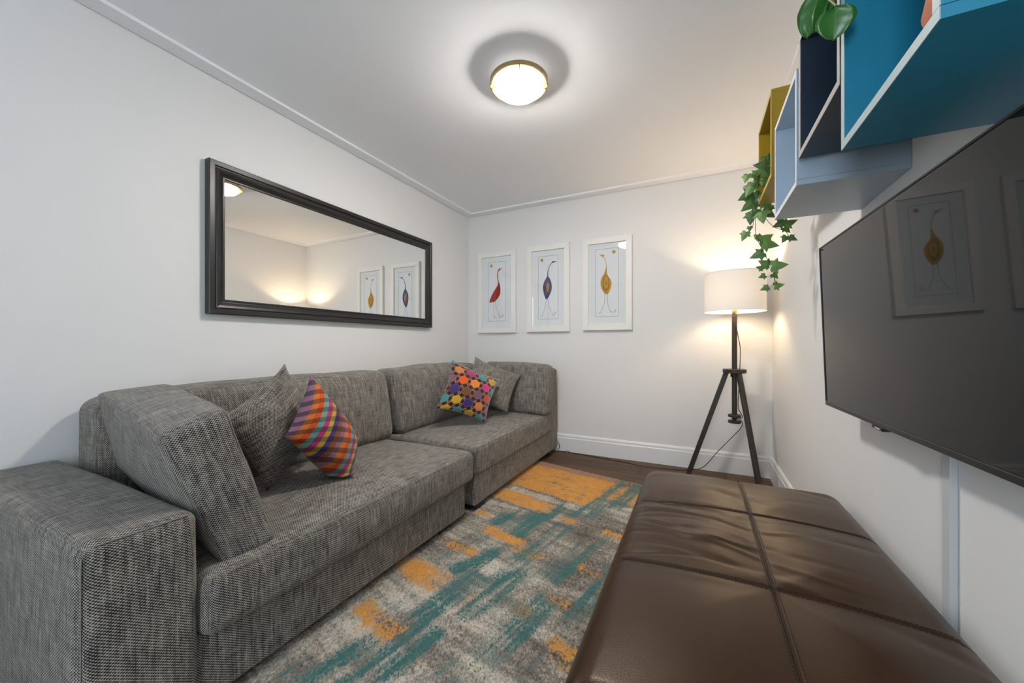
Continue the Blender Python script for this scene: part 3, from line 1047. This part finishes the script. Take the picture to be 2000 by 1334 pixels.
# ================================================================== RUG
def vnoise(x, y, seed):
    r = np.random.default_rng(seed)
    T = r.random((64, 64))
    xi, yi = np.floor(x).astype(int), np.floor(y).astype(int)
    fx, fy = x - xi, y - yi
    fx, fy = fx * fx * (3 - 2 * fx), fy * fy * (3 - 2 * fy)
    g = lambda a, b: T[a % 64, b % 64]
    return (g(xi, yi) * (1 - fx) + g(xi + 1, yi) * fx) * (1 - fy) + (g(xi, yi + 1) * (1 - fx) + g(xi + 1, yi + 1) * fx) * fy
def sst(a, b, x):
    q = np.clip((x - a) / (b - a), 0, 1)
    return q * q * (3 - 2 * q)
RU0, RU1, RV1 = -0.30, 1.55, 2.75
st = 0.0042
us = np.arange(RU0, RU1 + st, st)
vsq = np.arange(0, RV1 + st, st)
UU, VV = np.meshgrid(us, vsq, indexing='ij')
u, v = UU.ravel(), VV.ravel()
fine = vnoise(u * 120, v * 120, 1)
fine2 = vnoise(u * 210, v * 210, 2)
speck = RNG.random(len(u))
dis = 0.45 * fine + 0.55 * fine2
along = 0.55 * vnoise(u * 34, v * 3.2 + 5, 3) + 0.45 * vnoise(u * 90, v * 6, 4)        # streaks running down the rug
across = 0.6 * vnoise(u * 3.0, v * 26 + 9, 5) + 0.4 * vnoise(u * 7, v * 70, 6)         # bars running across
big = vnoise(u * 2.3 + 1, v * 2.1, 7)
def blob(u0, u1, v0, v1, soft=0.03):
    return sst(u0 - soft, u0 + soft, u) * (1 - sst(u1 - soft, u1 + soft, u)) * sst(v0 - soft, v0 + soft, v) * (1 - sst(v1 - soft, v1 + soft, v))
om = np.zeros(len(u))
for (a, b_, c_, d_, k) in [(-0.05, 0.76, 0.00, 0.58, 1.15), (0.12, 0.62, 0.67, 0.83, 1.0), (0.43, 0.70, 1.13, 1.22, 1.05), (0.36, 0.56, 1.36, 1.43, 1.0),
                           (0.33, 0.62, 1.58, 1.71, 1.0), (0.45, 0.71, 1.88, 1.97, 1.0), (0.93, 1.07, 0.74, 0.83, 0.9), (0.67, 0.78, 0.77, 0.85, 0.85),
                           (0.66, 0.84, 1.17, 1.27, 0.8), (0.95, 1.15, 1.14, 1.22, 0.9), (0.74, 0.80, 1.58, 1.68, 0.8), (0.77, 0.84, 1.88, 1.98, 0.75),
                           (1.12, 1.24, 1.57, 1.67, 0.8), (0.76, 1.25, 0.02, 0.42, 0.85), (0.98, 1.2, 1.40, 1.46, 0.7), (0.2, 0.36, 1.02, 1.08, 0.6), (0.92, 1.02, 1.50, 1.60, 0.7)]:
    om = np.maximum(om, k * blob(a, b_, c_, d_))
om = 0.72 * om + 0.55 * (across - 0.5) + 0.40 * (along - 0.5) + 0.45 * (vnoise(u * 14, v * 16, 12) - 0.5) - 0.04
orange = sst(0.40, 0.56, om + 0.85 * (dis - 0.5) + 0.5 * (speck - 0.5))
tm = np.zeros(len(u))
for (a, b_, c_, d_, k) in [(0.56, 0.64, 0.66, 1.15, 0.42), (0.72, 0.79, -0.1, 0.75, 0.40), (0.84, 0.92, 0.0, 0.5, 0.42), (0.36, 0.47, 0.95, 1.10, 0.42), (0.97, 1.05, -0.1, 0.45, 0.36),
                           (0.70, 0.80, 0.85, 1.30, 0.40), (0.55, 0.66, 1.30, 1.56, 0.46), (0.88, 1.00, 0.95, 1.35, 0.38), (0.62, 0.74, 1.48, 1.85, 0.46), (0.78, 0.86, 1.35, 1.75, 0.38),
                           (0.70, 0.84, 1.80, 2.5, 0.44), (0.96, 1.06, 1.45, 2.2, 0.45), (0.46, 0.52, 1.15, 1.34, 0.40), (1.10, 1.20, 0.6, 1.5, 0.34), (0.60, 0.68, 1.9, 2.4, 0.42), (0.86, 0.94, 1.85, 2.3, 0.3)]:
    tm = np.maximum(tm, k * blob(a, b_, c_, d_, 0.03))
tm = 0.27 + tm + 0.85 * (along - 0.5) + 0.40 * (big - 0.5) + 0.30 * (vnoise(u * 11, v * 9, 13) - 0.5) - 0.10 * (1 - sst(0.35, 0.55, u)) - 0.35 * orange * (u < 0.7)
teal = sst(0.46, 0.60, tm + 0.75 * (dis - 0.5) + 0.45 * (speck - 0.5))
mauve = sst(0.42, 0.75, blob(-0.3, 0.80, -0.1, 0.10, 0.05) + 0.4 * (across - 0.5) + 0.3 * (dis - 0.5)) * 0.75
light = 0.47 + 0.65 * (across - 0.5) + 0.5 * (big - 0.5) + 0.7 * (dis - 0.5) + 0.5 * (speck - 0.5) + 0.45 * (vnoise(u * 9 + 3, v * 12, 14) - 0.5) + 0.38 * sst(1.2, 2.0, v) + 0.35 * blob(0.18, 0.80, 0.60, 0.665, 0.015) - 0.15 * blob(0.3, 0.7, 0.85, 1.15, 0.1)
light = np.clip(light, 0, 1)
z = 0.008 + 0.0045 * vnoise(u * 95, v * 95, 8) + 0.003 * RNG.random(len(u))
edge = np.minimum(np.minimum(u - RU0, RU1 - u), np.minimum(v, RV1 - v))
z = np.where(edge < st * 0.6, 0.0005, z)
ju = u + 0.0012 * (RNG.random(len(u)) - 0.5)
jv = v + 0.0012 * (RNG.random(len(u)) - 0.5) + np.where(v < st * 0.5, 0.006 * (vnoise(u * 60, v, 9) - 0.5), 0)
ang = radians(12)
ox, oy = -1.219, 3.015
Xr = ju * cos(ang) - jv * sin(ang)
Yr = -ju * sin(ang) - jv * cos(ang)
nu, nv = len(us), len(vsq)
I = np.arange(nu * nv).reshape(nu, nv)
Fq = np.stack([I[:-1, :-1], I[:-1, 1:], I[1:, 1:], I[1:, :-1]], -1).reshape(-1, 4)
rug = obj('area_rug', mesh_np('area_rug', np.stack([Xr, Yr, z], -1), Fq, attr=np.stack([orange, teal, light, mauve], -1)), M['rug'])
rug.location = (ox, oy, 0)
tag(rug, 'abstract rug in orange, teal and beige on the dark wooden floor', 'rug')

# ================================================================== LEATHER OTTOMAN
ot = thing('ottoman', 'large dark brown leather ottoman with stitched panels beside the television wall', 'ottoman', (0.14, 1.24, 0))
OX0, OX1, OY0, OY1, OZ0, OZ1 = -0.215, 0.492, 0.590, 1.868, 0.085, 0.446
ocx, ocy, ocz = (OX0 + OX1) / 2, (OY0 + OY1) / 2, (OZ0 + OZ1) / 2
SX, SY = 0.156, (1.030, 1.452)
SO = (-0.0125, -0.0095, -0.0065, -0.0045, -0.0028, -0.0012, 0, 0.0012, 0.0028, 0.0045, 0.0065, 0.0095, 0.0125)
def oshape(V, N, h):
    W = V.copy()
    q = V / h
    top = np.clip((V[:, 2] - (h[2] - 0.09)) / 0.09, 0, 1)
    x, yy = V[:, 0] + ocx, V[:, 1] + ocy
    crown = np.clip(1 - np.abs(q[:, 0]) ** 3, 0, 1) * np.clip(1 - np.abs(q[:, 1]) ** 4, 0, 1)
    W[:, 2] += 0.020 * crown * top
    g = np.exp(-((x - SX) / 0.0028) ** 2)
    pu = np.abs(x - SX)
    for s in SY:
        g = np.maximum(g, np.exp(-((yy - s) / 0.0028) ** 2))
        pu = np.minimum(pu, np.abs(yy - s))
    W[:, 2] += (-0.0045 * g + 0.012 * (1 - np.exp(-(pu / 0.09) ** 2)) * crown) * top
    # pulled wrinkles, strongest on the left middle panel
    wx = x - OX0
    wr = np.zeros(len(x))
    r = np.random.default_rng(21)
    for k in range(16):
        y0 = r.uniform(1.02, 1.5)
        slope = r.uniform(-0.16, 0.02)
        wdt = r.uniform(0.007, 0.016)
        xc, xl = r.uniform(-0.12, 0.12), r.uniform(0.08, 0.2)
        wr += r.choice([-1, 1]) * np.exp(-((yy - y0 - slope * (x - xc) - 0.02 * np.sin(x * 14 + k)) / wdt) ** 2) * np.exp(-((x - xc) / xl) ** 2)
    for k in range(14):
        y0 = r.uniform(0.62, 1.86)
        slope = r.uniform(-0.35, 0.25)
        wdt = r.uniform(0.012, 0.03)
        xc, xl = r.uniform(-0.16, 0.45), r.uniform(0.06, 0.16)
        wr += 0.55 * r.choice([-1, 1]) * np.exp(-((yy - y0 - slope * (x - xc)) / wdt) ** 2) * np.exp(-((x - xc) / xl) ** 2)
    fall = 1 - np.exp(-(pu / 0.012) ** 2)
    W[:, 2] += 0.0042 * wr * top * fall
    left = np.clip((-q[:, 0] - 0.9) * 10, 0, 1)
    W[:, 0] += 0.0030 * wr * left
    W[:, 0] += 0.010 * q[:, 0] * np.clip(1 - q[:, 2] ** 2, 0, 1)
    W[:, 1] += 0.010 * q[:, 1] * np.clip(1 - q[:, 2] ** 2, 0, 1)
    return W
V, F, UV = soft_box((OX1 - OX0, OY1 - OY0, OZ1 - OZ0), 0.055, (90, 160, 10), oshape, extra=([SX - ocx + q for q in SO], [y_ - ocy + q for y_ in SY for q in SO], []))
V = V + np.array([ocx, ocy, ocz])
fc = V[F].mean(1)
upper = fc[:, 2] > 0.385
px = (fc[:, 0] > SX).astype(int)
py = (fc[:, 1] > SY[0]).astype(int) + (fc[:, 1] > SY[1]).astype(int)
gid = np.where(upper, 1 + px * 3 + py, 0)
# smooth normals over the whole skin so that the pieces meet without a visible break
fn_ = np.cross(V[F[:, 2]] - V[F[:, 0]], V[F[:, 3]] - V[F[:, 1]])
vn = np.zeros_like(V)
for k in range(4):
    np.add.at(vn, F[:, k], fn_)
vn /= np.maximum(np.linalg.norm(vn, axis=1, keepdims=True), 1e-12)
for g in range(7):
    sel = F[gid == g]
    used, invx = np.unique(sel, return_inverse=True)
    me = mesh_np('leather_panel' if g else 'body', V[used] - np.array(ot.location), invx.reshape(-1, 4).astype(np.int32))
    me.normals_split_custom_set_from_vertices([tuple(n) for n in vn[used]])
    obj('leather_panel' if g else 'body', me, M['leather'], ot)
def otop(x, yy):
    x_, y_ = x - ocx, yy - ocy
    h = np.array([OX1 - OX0, OY1 - OY0, OZ1 - OZ0]) / 2
    d = min(h[0] - abs(x_), h[1] - abs(y_))
    zz = h[2]
    if d < 0.055:
        zz = h[2] - 0.055 + math.sqrt(max(0, 0.055 ** 2 - (0.055 - max(d, 0)) ** 2))
    p = oshape(np.array([[x_, y_, zz]]), None, h)
    return float(p[0, 2]) + ocz
def stitch_line(a, b, n):
    V, F = [], []
    L = math.hypot(b[0] - a[0], b[1] - a[1])
    dx, dy = (b[0] - a[0]) / L, (b[1] - a[1]) / L
    k = int(L / 0.0085)
    for i in range(k):
        s0 = i * 0.0085
        P = []
        for q in (0, 0.5, 1):
            x, yy = a[0] + dx * (s0 + q * 0.0062), a[1] + dy * (s0 + q * 0.0062)
            P.append((x - ot.location.x, yy - ot.location.y, otop(x, yy) + 0.0008))
        v, f = tube(P, 0.0007, 4)
        m = len(V)
        V += v
        F += [tuple(q + m for q in ff) for ff in f]
    o = obj('stitching', mesh_np('stitching', V, F), M['thread'], ot)
    o['kind'] = 'stuff'
for dd in (-0.0075, 0.0075):
    stitch_line((SX + dd, OY0 + 0.03), (SX + dd, OY1 - 0.03), 0)
    for s in SY:
        stitch_line((OX0 + 0.03, s + dd), (OX1 - 0.03, s + dd), 0)
for x in (OX0 + 0.06, OX1 - 0.06):
    for yy in (OY0 + 0.06, OY1 - 0.06):
        v, f = lathe([(0.018, 0.016), (0.026, 0.10)], 20, center=(x - ot.location.x, yy - ot.location.y, 0))
        obj('foot', mesh_np('foot', v, f, auto=40), M['black_matte'], ot)

# ================================================================== FLOOR LAMP
LX, LY = 0.243, 3.165
lp = thing('floor_lamp', 'tripod floor lamp with dark wooden legs and lit white drum shade in the corner', 'floor lamp', (LX, LY, 0))
def lzl(name, prof, mat, cx=0, cy=0, **k):
    v, f = lathe(prof, center=(cx, cy, 0), **k)
    return obj(name, mesh_np(name, v, f, auto=40), mat, lp)
R_ = 0.196
ZS0, ZS1 = 1.263, 1.543
shd = lzl('lamp_shade', [(R_, ZS0), (R_, ZS1)], M['shade'], n=72, cap0=False, cap1=False)
for z0 in (ZS0, ZS1 - 0.006):
    v, f = lathe([(R_ - 0.002, z0), (R_ + 0.0012, z0), (R_ + 0.0012, z0 + 0.006), (R_ - 0.002, z0 + 0.006), (R_ - 0.002, z0)], 72, False, False)
    obj('shade_hoop', mesh_np('shade_hoop', v, f, auto=40), M['trim'], shd)
for k in range(3):
    a = radians(20 + 120 * k)
    tube_obj('shade_spoke', [(0.02 * cos(a), 0.02 * sin(a), ZS0 + 0.012), (R_ * cos(a), R_ * sin(a), ZS0 + 0.012)], 0.0022, M['trim'], lp, n=6, per=1)
lzl('pole', [(0.0175, 0.480), (0.0175, 1.240)], M['lamp_dark'], n=24)
lzl('socket', [(0.014, 1.240), (0.017, 1.246), (0.017, 1.285), (0.012, 1.29)], M['brass'], n=24)
lzl('bulb', [(0.012, 1.29), (0.018, 1.305), (0.029, 1.33), (0.032, 1.35), (0.029, 1.372), (0.016, 1.388), (0.004, 1.392)], M['bulb'], n=24)
lzl('tripod_disc', [(0.073, 0.817), (0.076, 0.820), (0.076, 0.842), (0.073, 0.845)], M['lamp_dark'], n=48)
lzl('collar', [(0.026, 0.788), (0.026, 0.818)], M['lamp_dark'], n=24)
lzl('cord_spool', [(0.040, 0.495), (0.042, 0.497), (0.042, 0.511), (0.040, 0.513)], M['lamp_dark'], n=32)
lzl('cord_spool', [(0.040, 0.452), (0.042, 0.454), (0.042, 0.468), (0.040, 0.470)], M['lamp_dark'], n=32)
lzl('spool_core', [(0.012, 0.468), (0.012, 0.498)], M['lamp_dark'], n=20)
def leg(top, foot, w, d):
    T, Fo = Vector(top), Vector(foot)
    out = Vector((Fo.x - T.x, Fo.y - T.y, 0)).normalized()
    side = Vector((-out.y, out.x, 0))
    V = []
    for p in (Fo, T):
        for a, b in ((-1, -1), (1, -1), (1, 1), (-1, 1)):
            V.append(tuple(p + side * (a * d / 2) + out * (b * w / 2)))
    o = obj('leg', mesh_np('leg', V, BOXF, smooth=False), M['lamp_dark'], lp)
    bevel(o, 0.002, 1)
for ft in ((-0.070, 3.19), (0.372, 2.87), (0.418, 3.385)):
    dx, dy = ft[0] - LX, ft[1] - LY
    L = math.hypot(dx, dy)
    leg((dx / L * 0.052, dy / L * 0.052, 0.819), (dx, dy, 0.0), 0.036, 0.020)
cordp = [(0.254, 3.148, 1.153), (0.262, 3.143, 1.093), (0.276, 3.14, 1.003), (0.276, 3.14, 0.903), (0.274, 3.143, 0.853), (0.274, 3.143, 0.803), (0.266, 3.14, 0.663), (0.266, 3.137, 0.563), (0.289, 3.135, 0.508), (0.266, 3.14, 0.487), (0.229, 3.15, 0.485), (0.24, 3.185, 0.486), (0.266, 3.155, 0.485), (0.288, 3.13, 0.465), (0.28, 3.14, 0.423), (0.23, 3.16, 0.35), (0.14, 3.26, 0.205), (0.05, 3.33, 0.06), (-0.03, 3.37, 0.008), (-0.16, 3.32, 0.004), (-0.4, 3.29, 0.004), (-0.566, 3.335, 0.004), (-0.74, 3.36, 0.004), (-1.06, 3.405, 0.004), (-1.1, 3.418, 0.012), (-1.14, 3.408, 0.006), (-1.2, 3.41, 0.006), (-1.185, 3.408, 0.04), (-1.195, 3.406, 0.085), (-1.24, 3.404, 0.115), (-1.32, 3.402, 0.12)]
tube_obj('cord', [(p[0] - LX, p[1] - LY, p[2]) for p in cordp], 0.0027, M['black'], lp, n=8, per=8)
bl = bpy.data.lights.new('lamp_bulb_light', 'POINT')
bl.energy = FLOOR_LAMP
bl.color = (1.0, 0.75, 0.49)
bl.shadow_soft_size = 0.03
blo = bpy.data.objects.new('lamp_bulb_light', bl)
C.objects.link(blo)
blo.parent = lp
blo.location = (0, 0, 1.405)

# ================================================================== TELEVISION
tv = thing('television', 'large flat black television on the right wall below the coloured boxes', 'television', (0.413, 1.722, 1.091))
TWD, THT = 1.00, 0.570
# local frame: +Y runs back along the wall, -X faces the room
box('screen', M['screen'], -0.0035, 0.004, -TWD + 0.006, -0.006, -THT / 2 + 0.014, THT / 2 - 0.005, tv)
def tbox(name, mat, *a, bev=0.001):
    return box(name, mat, *a, tv, bev, 1)
tbox('bezel', M['black'], -0.006, 0.012, -TWD, 0, THT / 2 - 0.005, THT / 2)
tbox('bezel', M['black'], -0.006, 0.012, -TWD, 0, -THT / 2, -THT / 2 + 0.014)
tbox('bezel', M['black'], -0.006, 0.012, -0.006, 0, -THT / 2 + 0.014, THT / 2 - 0.005)
tbox('bezel', M['black'], -0.006, 0.012, -TWD, -TWD + 0.006, -THT / 2 + 0.014, THT / 2 - 0.005)
tbox('back_cover', M['black'], 0.004, 0.028, -TWD + 0.004, -0.004, -THT / 2 + 0.004, THT / 2 - 0.004, bev=0.006)
tbox('wall_bracket', M['black'], 0.028, 0.075, -0.62, -0.38, -0.14, 0.14)
lg = tbox('sensor_bump', M['black'], -0.005, 0.016, -0.42, -0.36, -THT / 2 - 0.011, -THT / 2, bev=0.003)
box('nameplate', M['duct'], -0.0056, -0.0048, -0.408, -0.382, -THT / 2 - 0.0075, -THT / 2 - 0.0035, lg)
tv.rotation_euler = Matrix.Rotation(radians(1.8), 4, 'Z').to_euler()
tv.rotation_euler = (Matrix.Rotation(radians(1.8), 4, 'Z') @ Matrix.Rotation(radians(-2.0), 4, 'Y')).to_euler()

# cable cover on the wall
cc = thing('cable_cover', 'pale grey plastic cable cover running down the wall under the television', 'cable cover', (XR, 1.186, 0.166))
box('cover', M['duct'], -0.014, 0, -0.018, 0.012, 0, 0.70, cc, 0.002)
box('channel_lip', M['duct'], -0.010, 0, 0.012, 0.021, 0, 0.70, cc, 0.001)

# ================================================================== WALL BOXES
def wall_box(key, y0, z0, label, S=0.346, D=0.25):
    X0 = XR - D
    t = thing('wall_box_shelf', label, 'shelf', (XR, y0 + S / 2, z0), 'coloured box shelves on the right wall')
    th = 0.016
    mb, me_ = M['box_' + key], M['edge_' + key]
    y1, z1 = y0 + S, z0 + S
    e = 0.0012
    def panel(n, a, b, c_, d_):
        p = box(n, mb, X0 + e, XR - 0.001, a, b, c_, d_, t)
        box('front_edge', me_, X0, X0 + e, a, b, c_, d_, p)
    g = 0.0006
    panel('bottom_panel', y0 + g, y1 - g, z0, z0 + th)
    panel('top_panel', y0 + g, y1 - g, z1 - th, z1)
    panel('side_panel', y0, y0 + th, z0 + th + g, z1 - th - g)
    panel('side_panel', y1 - th, y1, z0 + th + g, z1 - th - g)
    box('back_panel', mb, XR - 0.010, XR - 0.002, y0 + th, y1 - th, z0 + th, z1 - th, t)
    off = Vector(t.location)
    for ch in [o for o in C.objects if o.parent == t]:
        ch.location = Vector(ch.location) - off
    return t
wall_box('mustard', 1.788, 1.694, 'mustard yellow open box shelf holding the trailing ivy, nearest the lamp')
wall_box('sky', 1.366, 1.496, 'pale blue open box shelf mounted lowest above the television corner')
wall_box('navy', 0.992, 1.562, 'dark navy open box shelf between the pale blue and the teal boxes')
wall_box('teal', 0.636, 1.419, 'bright teal open box shelf nearest the camera, over the television')

# ================================================================== PLANTS
def ivy_leaf_mesh():
    pts = [(0, 0.0), (0.20, -0.13), (0.46, -0.06), (0.40, 0.10), (0.62, 0.34), (0.32, 0.38), (0.26, 0.56), (0, 1.0),
           (-0.26, 0.56), (-0.32, 0.38), (-0.62, 0.34), (-0.40, 0.10), (-0.46, -0.06), (-0.20, -0.13)]
    V = [(x, y, -0.16 * abs(x) ** 1.2 - 0.10 * y * y) for x, y in pts]
    V.append((0, 0.22, 0.05))
    c = len(pts)
    F = [(i, (i + 1) % c, c) for i in range(c)]
    V2 = [(x, y, z - 0.015) for x, y, z in V]
    F2 = [(b + c + 1, a + c + 1, m + c + 1) for a, b, m in F]
    rim = [(i, i + c + 1, (i + 1) % c + c + 1, (i + 1) % c) for i in range(c)]
    return mesh_np('leaf', V + V2, F + F2 + rim, smooth=False)
ivm = ivy_leaf_mesh()
ivm.materials.append(M['ivy'])
iv = thing('ivy_plant', 'trailing green ivy hanging out of the mustard yellow box shelf', 'plant', (0.385, 2.0, 1.711))
v, f = lathe([(0.040, 0), (0.052, 0.085), (0.056, 0.085), (0.056, 0.098), (0.050, 0.098), (0.046, 0.088)], 32, True, False)
pot = obj('pot', mesh_np('pot', v, f, auto=40), M['ceramic'], iv)
v, f = lathe([(0.047, 0.086), (0.001, 0.090)], 24, True, True)
obj('soil', mesh_np('soil', v, f), M['soil'], pot)
# (x, y, z, size, direction of the tip in the x-z plane in degrees)
IV = [
    (0.198, 1.968, 1.775, 0.037, 250), (0.23, 1.976, 1.783, 0.039, 200), (0.262, 1.976, 1.816, 0.054, 170), (0.279, 2.009, 1.858, 0.039, 160),
    (0.246, 2.01, 1.77, 0.046, 230), (0.262, 1.944, 1.779, 0.048, 300), (0.224, 2.062, 1.757, 0.06, 240), (0.22, 2.117, 1.743, 0.066, 205),
    (0.234, 2.172, 1.715, 0.068, 215), (0.306, 2.22, 1.73, 0.061, 290), (0.239, 2.196, 1.66, 0.054, 265), (0.281, 2.172, 1.656, 0.063, 275),
    (0.315, 2.22, 1.675, 0.051, 320), (0.285, 2.159, 1.707, 0.039, 250), (0.356, 2.196, 1.608, 0.041, 200), (0.393, 2.196, 1.608, 0.051, 20),
    (0.386, 2.208, 1.583, 0.034, 310), (0.366, 2.22, 1.629, 0.032, 350), (0.378, 2.196, 1.536, 0.034, 240), (0.407, 2.196, 1.534, 0.034, 330),
    (0.215, 2.22, 1.58, 0.044, 245), (0.234, 2.196, 1.605, 0.024, 270), (0.296, 2.208, 1.546, 0.061, 30), (0.312, 2.184, 1.514, 0.061, 345),
    (0.272, 2.196, 1.471, 0.056, 200), (0.301, 2.196, 1.421, 0.049, 150), (0.345, 2.184, 1.405, 0.059, 0), (0.279, 2.196, 1.402, 0.029, 160),
    (0.289, 2.196, 1.361, 0.029, 200), (0.339, 2.208, 1.363, 0.032, 310), (0.3, 2.196, 1.302, 0.034, 200), (0.35, 2.196, 1.311, 0.039, 10),
    (0.261, 2.196, 1.561, 0.022, 250), (0.264, 2.005, 1.763, 0.038, 260), (0.287, 2.042, 1.759, 0.041, 300), (0.294, 2.02, 1.83, 0.043, 120),
    (0.324, 2.041, 1.862, 0.043, 80), (0.356, 2.074, 1.873, 0.045, 60), (0.245, 2.118, 1.737, 0.048, 280), (0.262, 2.233, 1.69, 0.044, 250),
    (0.323, 2.257, 1.708, 0.041, 260),
]
il = Vector(iv.location)
for k, (x, yb, zz, s, d) in enumerate(IV):
    o = obj('leaf', ivm, None, iv)
    a = radians(d)
    tipv = Vector((cos(a), random.uniform(-0.25, 0.15), sin(a))).normalized()
    nrm = Vector((random.uniform(-0.35, 0.15), -1, random.uniform(-0.1, 0.45)))
    nrm = (nrm - tipv * nrm.dot(tipv)).normalized()
    sx_ = tipv.cross(nrm)
    mat = Matrix((sx_, tipv, nrm)).transposed().to_4x4()
    o.matrix_local = Matrix.Translation(Vector((x - 0.35 * s * tipv.x, yb, zz - 0.35 * s * tipv.z)) - il) @ mat @ Matrix.Diagonal((s * 1.1, s * 1.12, s, 1))
def stem(parent, pts, r, mat, off):
    return tube_obj('stem', [Vector(p) - off for p in pts], r, mat, parent, n=6, per=6)
stem(iv, [(0.37, 1.99, 1.82), (0.31, 1.94, 1.82), (0.254, 1.966, 1.797), (0.254, 2.049, 1.759), (0.261, 2.196, 1.672), (0.261, 2.196, 1.568), (0.294, 2.196, 1.474), (0.326, 2.196, 1.394), (0.336, 2.196, 1.342), (0.329, 2.196, 1.314), (0.31, 2.196, 1.302)], 0.0013, M['stem'], il)
stem(iv, [(0.37, 1.99, 1.82), (0.3, 1.93, 1.81), (0.246, 1.955, 1.776), (0.259, 2.091, 1.751), (0.276, 2.196, 1.708), (0.299, 2.196, 1.646), (0.336, 2.196, 1.596), (0.378, 2.196, 1.571), (0.398, 2.196, 1.532)], 0.0013, M['stem'], il)
stem(iv, [(0.38, 2.0, 1.82), (0.29000000000000004, 1.93, 1.82), (0.24, 1.966, 1.786), (0.237, 2.07, 1.755), (0.244, 2.196, 1.702), (0.25, 2.196, 1.629), (0.235, 2.196, 1.595), (0.22, 2.208, 1.59)], 0.0012, M['stem'], il)
stem(iv, [(0.261, 2.196, 1.568), (0.283, 2.196, 1.519), (0.282, 2.196, 1.483)], 0.0010, M['stem'], il)
stem(iv, [(0.336, 2.196, 1.361), (0.311, 2.196, 1.358), (0.293, 2.196, 1.363)], 0.0010, M['stem'], il)
stem(iv, [(0.336, 2.196, 1.349), (0.342, 2.196, 1.327), (0.346, 2.196, 1.314)], 0.0010, M['stem'], il)

def round_leaf_mesh(w, L):
    V, F = [], []
    nl, nw = 12, 8
    for i in range(nl + 1):
        t_ = i / nl
        half = w * (sin(pi * t_ ** 0.82) ** 0.62) * (1 - 0.05 * t_) + 0.0004
        for j in range(nw + 1):
            s_ = 2 * j / nw - 1
            z_ = 0.10 * L * (s_ * s_) * 0.7 - 0.22 * L * t_ * t_ + 0.012 * L * cos(t_ * 22 - abs(s_) * 4) * abs(s_)
            V.append((half * s_, L * t_, z_))
    m = nw + 1
    for i in range(nl):
        for j in range(nw):
            F.append((i * m + j, i * m + j + 1, (i + 1) * m + j + 1, (i + 1) * m + j))
    return mesh_np('leaf', V, F)
pp = thing('potted_plant', 'plant with rounded glossy leaves drooping from on top of the navy box', 'plant', (0.390, 1.17, 1.909))
v, f = lathe([(0.045, 0), (0.062, 0.105), (0.066, 0.105), (0.066, 0.118), (0.059, 0.118), (0.056, 0.106)], 32, True, False)
pt = obj('pot', mesh_np('pot', v, f, auto=40), M['terracotta'], pp)
v, f = lathe([(0.056, 0.104), (0.001, 0.108)], 24, True, True)
obj('soil', mesh_np('soil', v, f), M['soil'], pt)
ppl = Vector(pp.location)
RL = round_leaf_mesh(0.5, 1.0)
RL.materials.append(M['glossy_leaf'])
def rleaf(base, tip, width, nrm):
    b, tp = Vector(base), Vector(tip)
    L = (tp - b).length
    d = (tp - b).normalized()
    n = Vector(nrm)
    n = (n - d * n.dot(d)).normalized()
    mat = Matrix((d.cross(n), d, n)).transposed().to_4x4()
    o = obj('leaf', RL, None, pp)
    o.matrix_local = Matrix.Translation(b - ppl) @ mat @ Matrix.Diagonal((width, L, L, 1))
    sd = o.modifiers.new('thickness', 'SOLIDIFY')
    sd.thickness = 0.02
    return o
rleaf((0.23, 0.99, 1.766), (0.205, 0.99, 1.686), 0.056, (-0.45, -1, 0.25))
rleaf((0.241, 0.981, 1.749), (0.227, 0.981, 1.684), 0.04, (0.5, -1, 0.1))
rleaf((0.239, 0.918, 1.672), (0.236, 0.918, 1.616), 0.062, (-0.1, -1, 0.35))
stem(pp, [(0.36, 1.15, 2.03), (0.27, 1.05, 1.98), (0.232, 0.954, 1.776), (0.23, 0.945, 1.722), (0.239, 0.927, 1.684), (0.238, 0.918, 1.67)], 0.0018, M['stem_light'], ppl)
stem(pp, [(0.36, 1.15, 2.03), (0.28, 1.08, 1.98), (0.243, 0.99, 1.803), (0.231, 0.99, 1.766)], 0.0018, M['stem_light'], ppl)
rleaf((0.36, 1.15, 2.03), (0.30, 1.10, 2.12), 0.06, (-0.5, -0.5, 0.7))
rleaf((0.38, 1.18, 2.03), (0.44, 1.24, 2.12), 0.06, (0.3, 0.3, 0.8))
rleaf((0.39, 1.15, 2.03), (0.41, 1.06, 2.10), 0.055, (0.1, -0.5, 0.8))

pot2 = thing('terracotta_pot', 'orange terracotta pot standing inside the teal box shelf', 'pot', (0.36, 0.735, 1.435))
v, f = lathe([(0.040, 0), (0.060, 0.03), (0.070, 0.065), (0.064, 0.10), (0.050, 0.118), (0.054, 0.126), (0.048, 0.127), (0.044, 0.116)], 36, True, False)
obj('body', mesh_np('body', v, f, auto=50), M['terracotta'], pot2)
v, f = lathe([(0.045, 0.108), (0.001, 0.112)], 24, True, True)
obj('soil', mesh_np('soil', v, f), M['soil'], pot2)
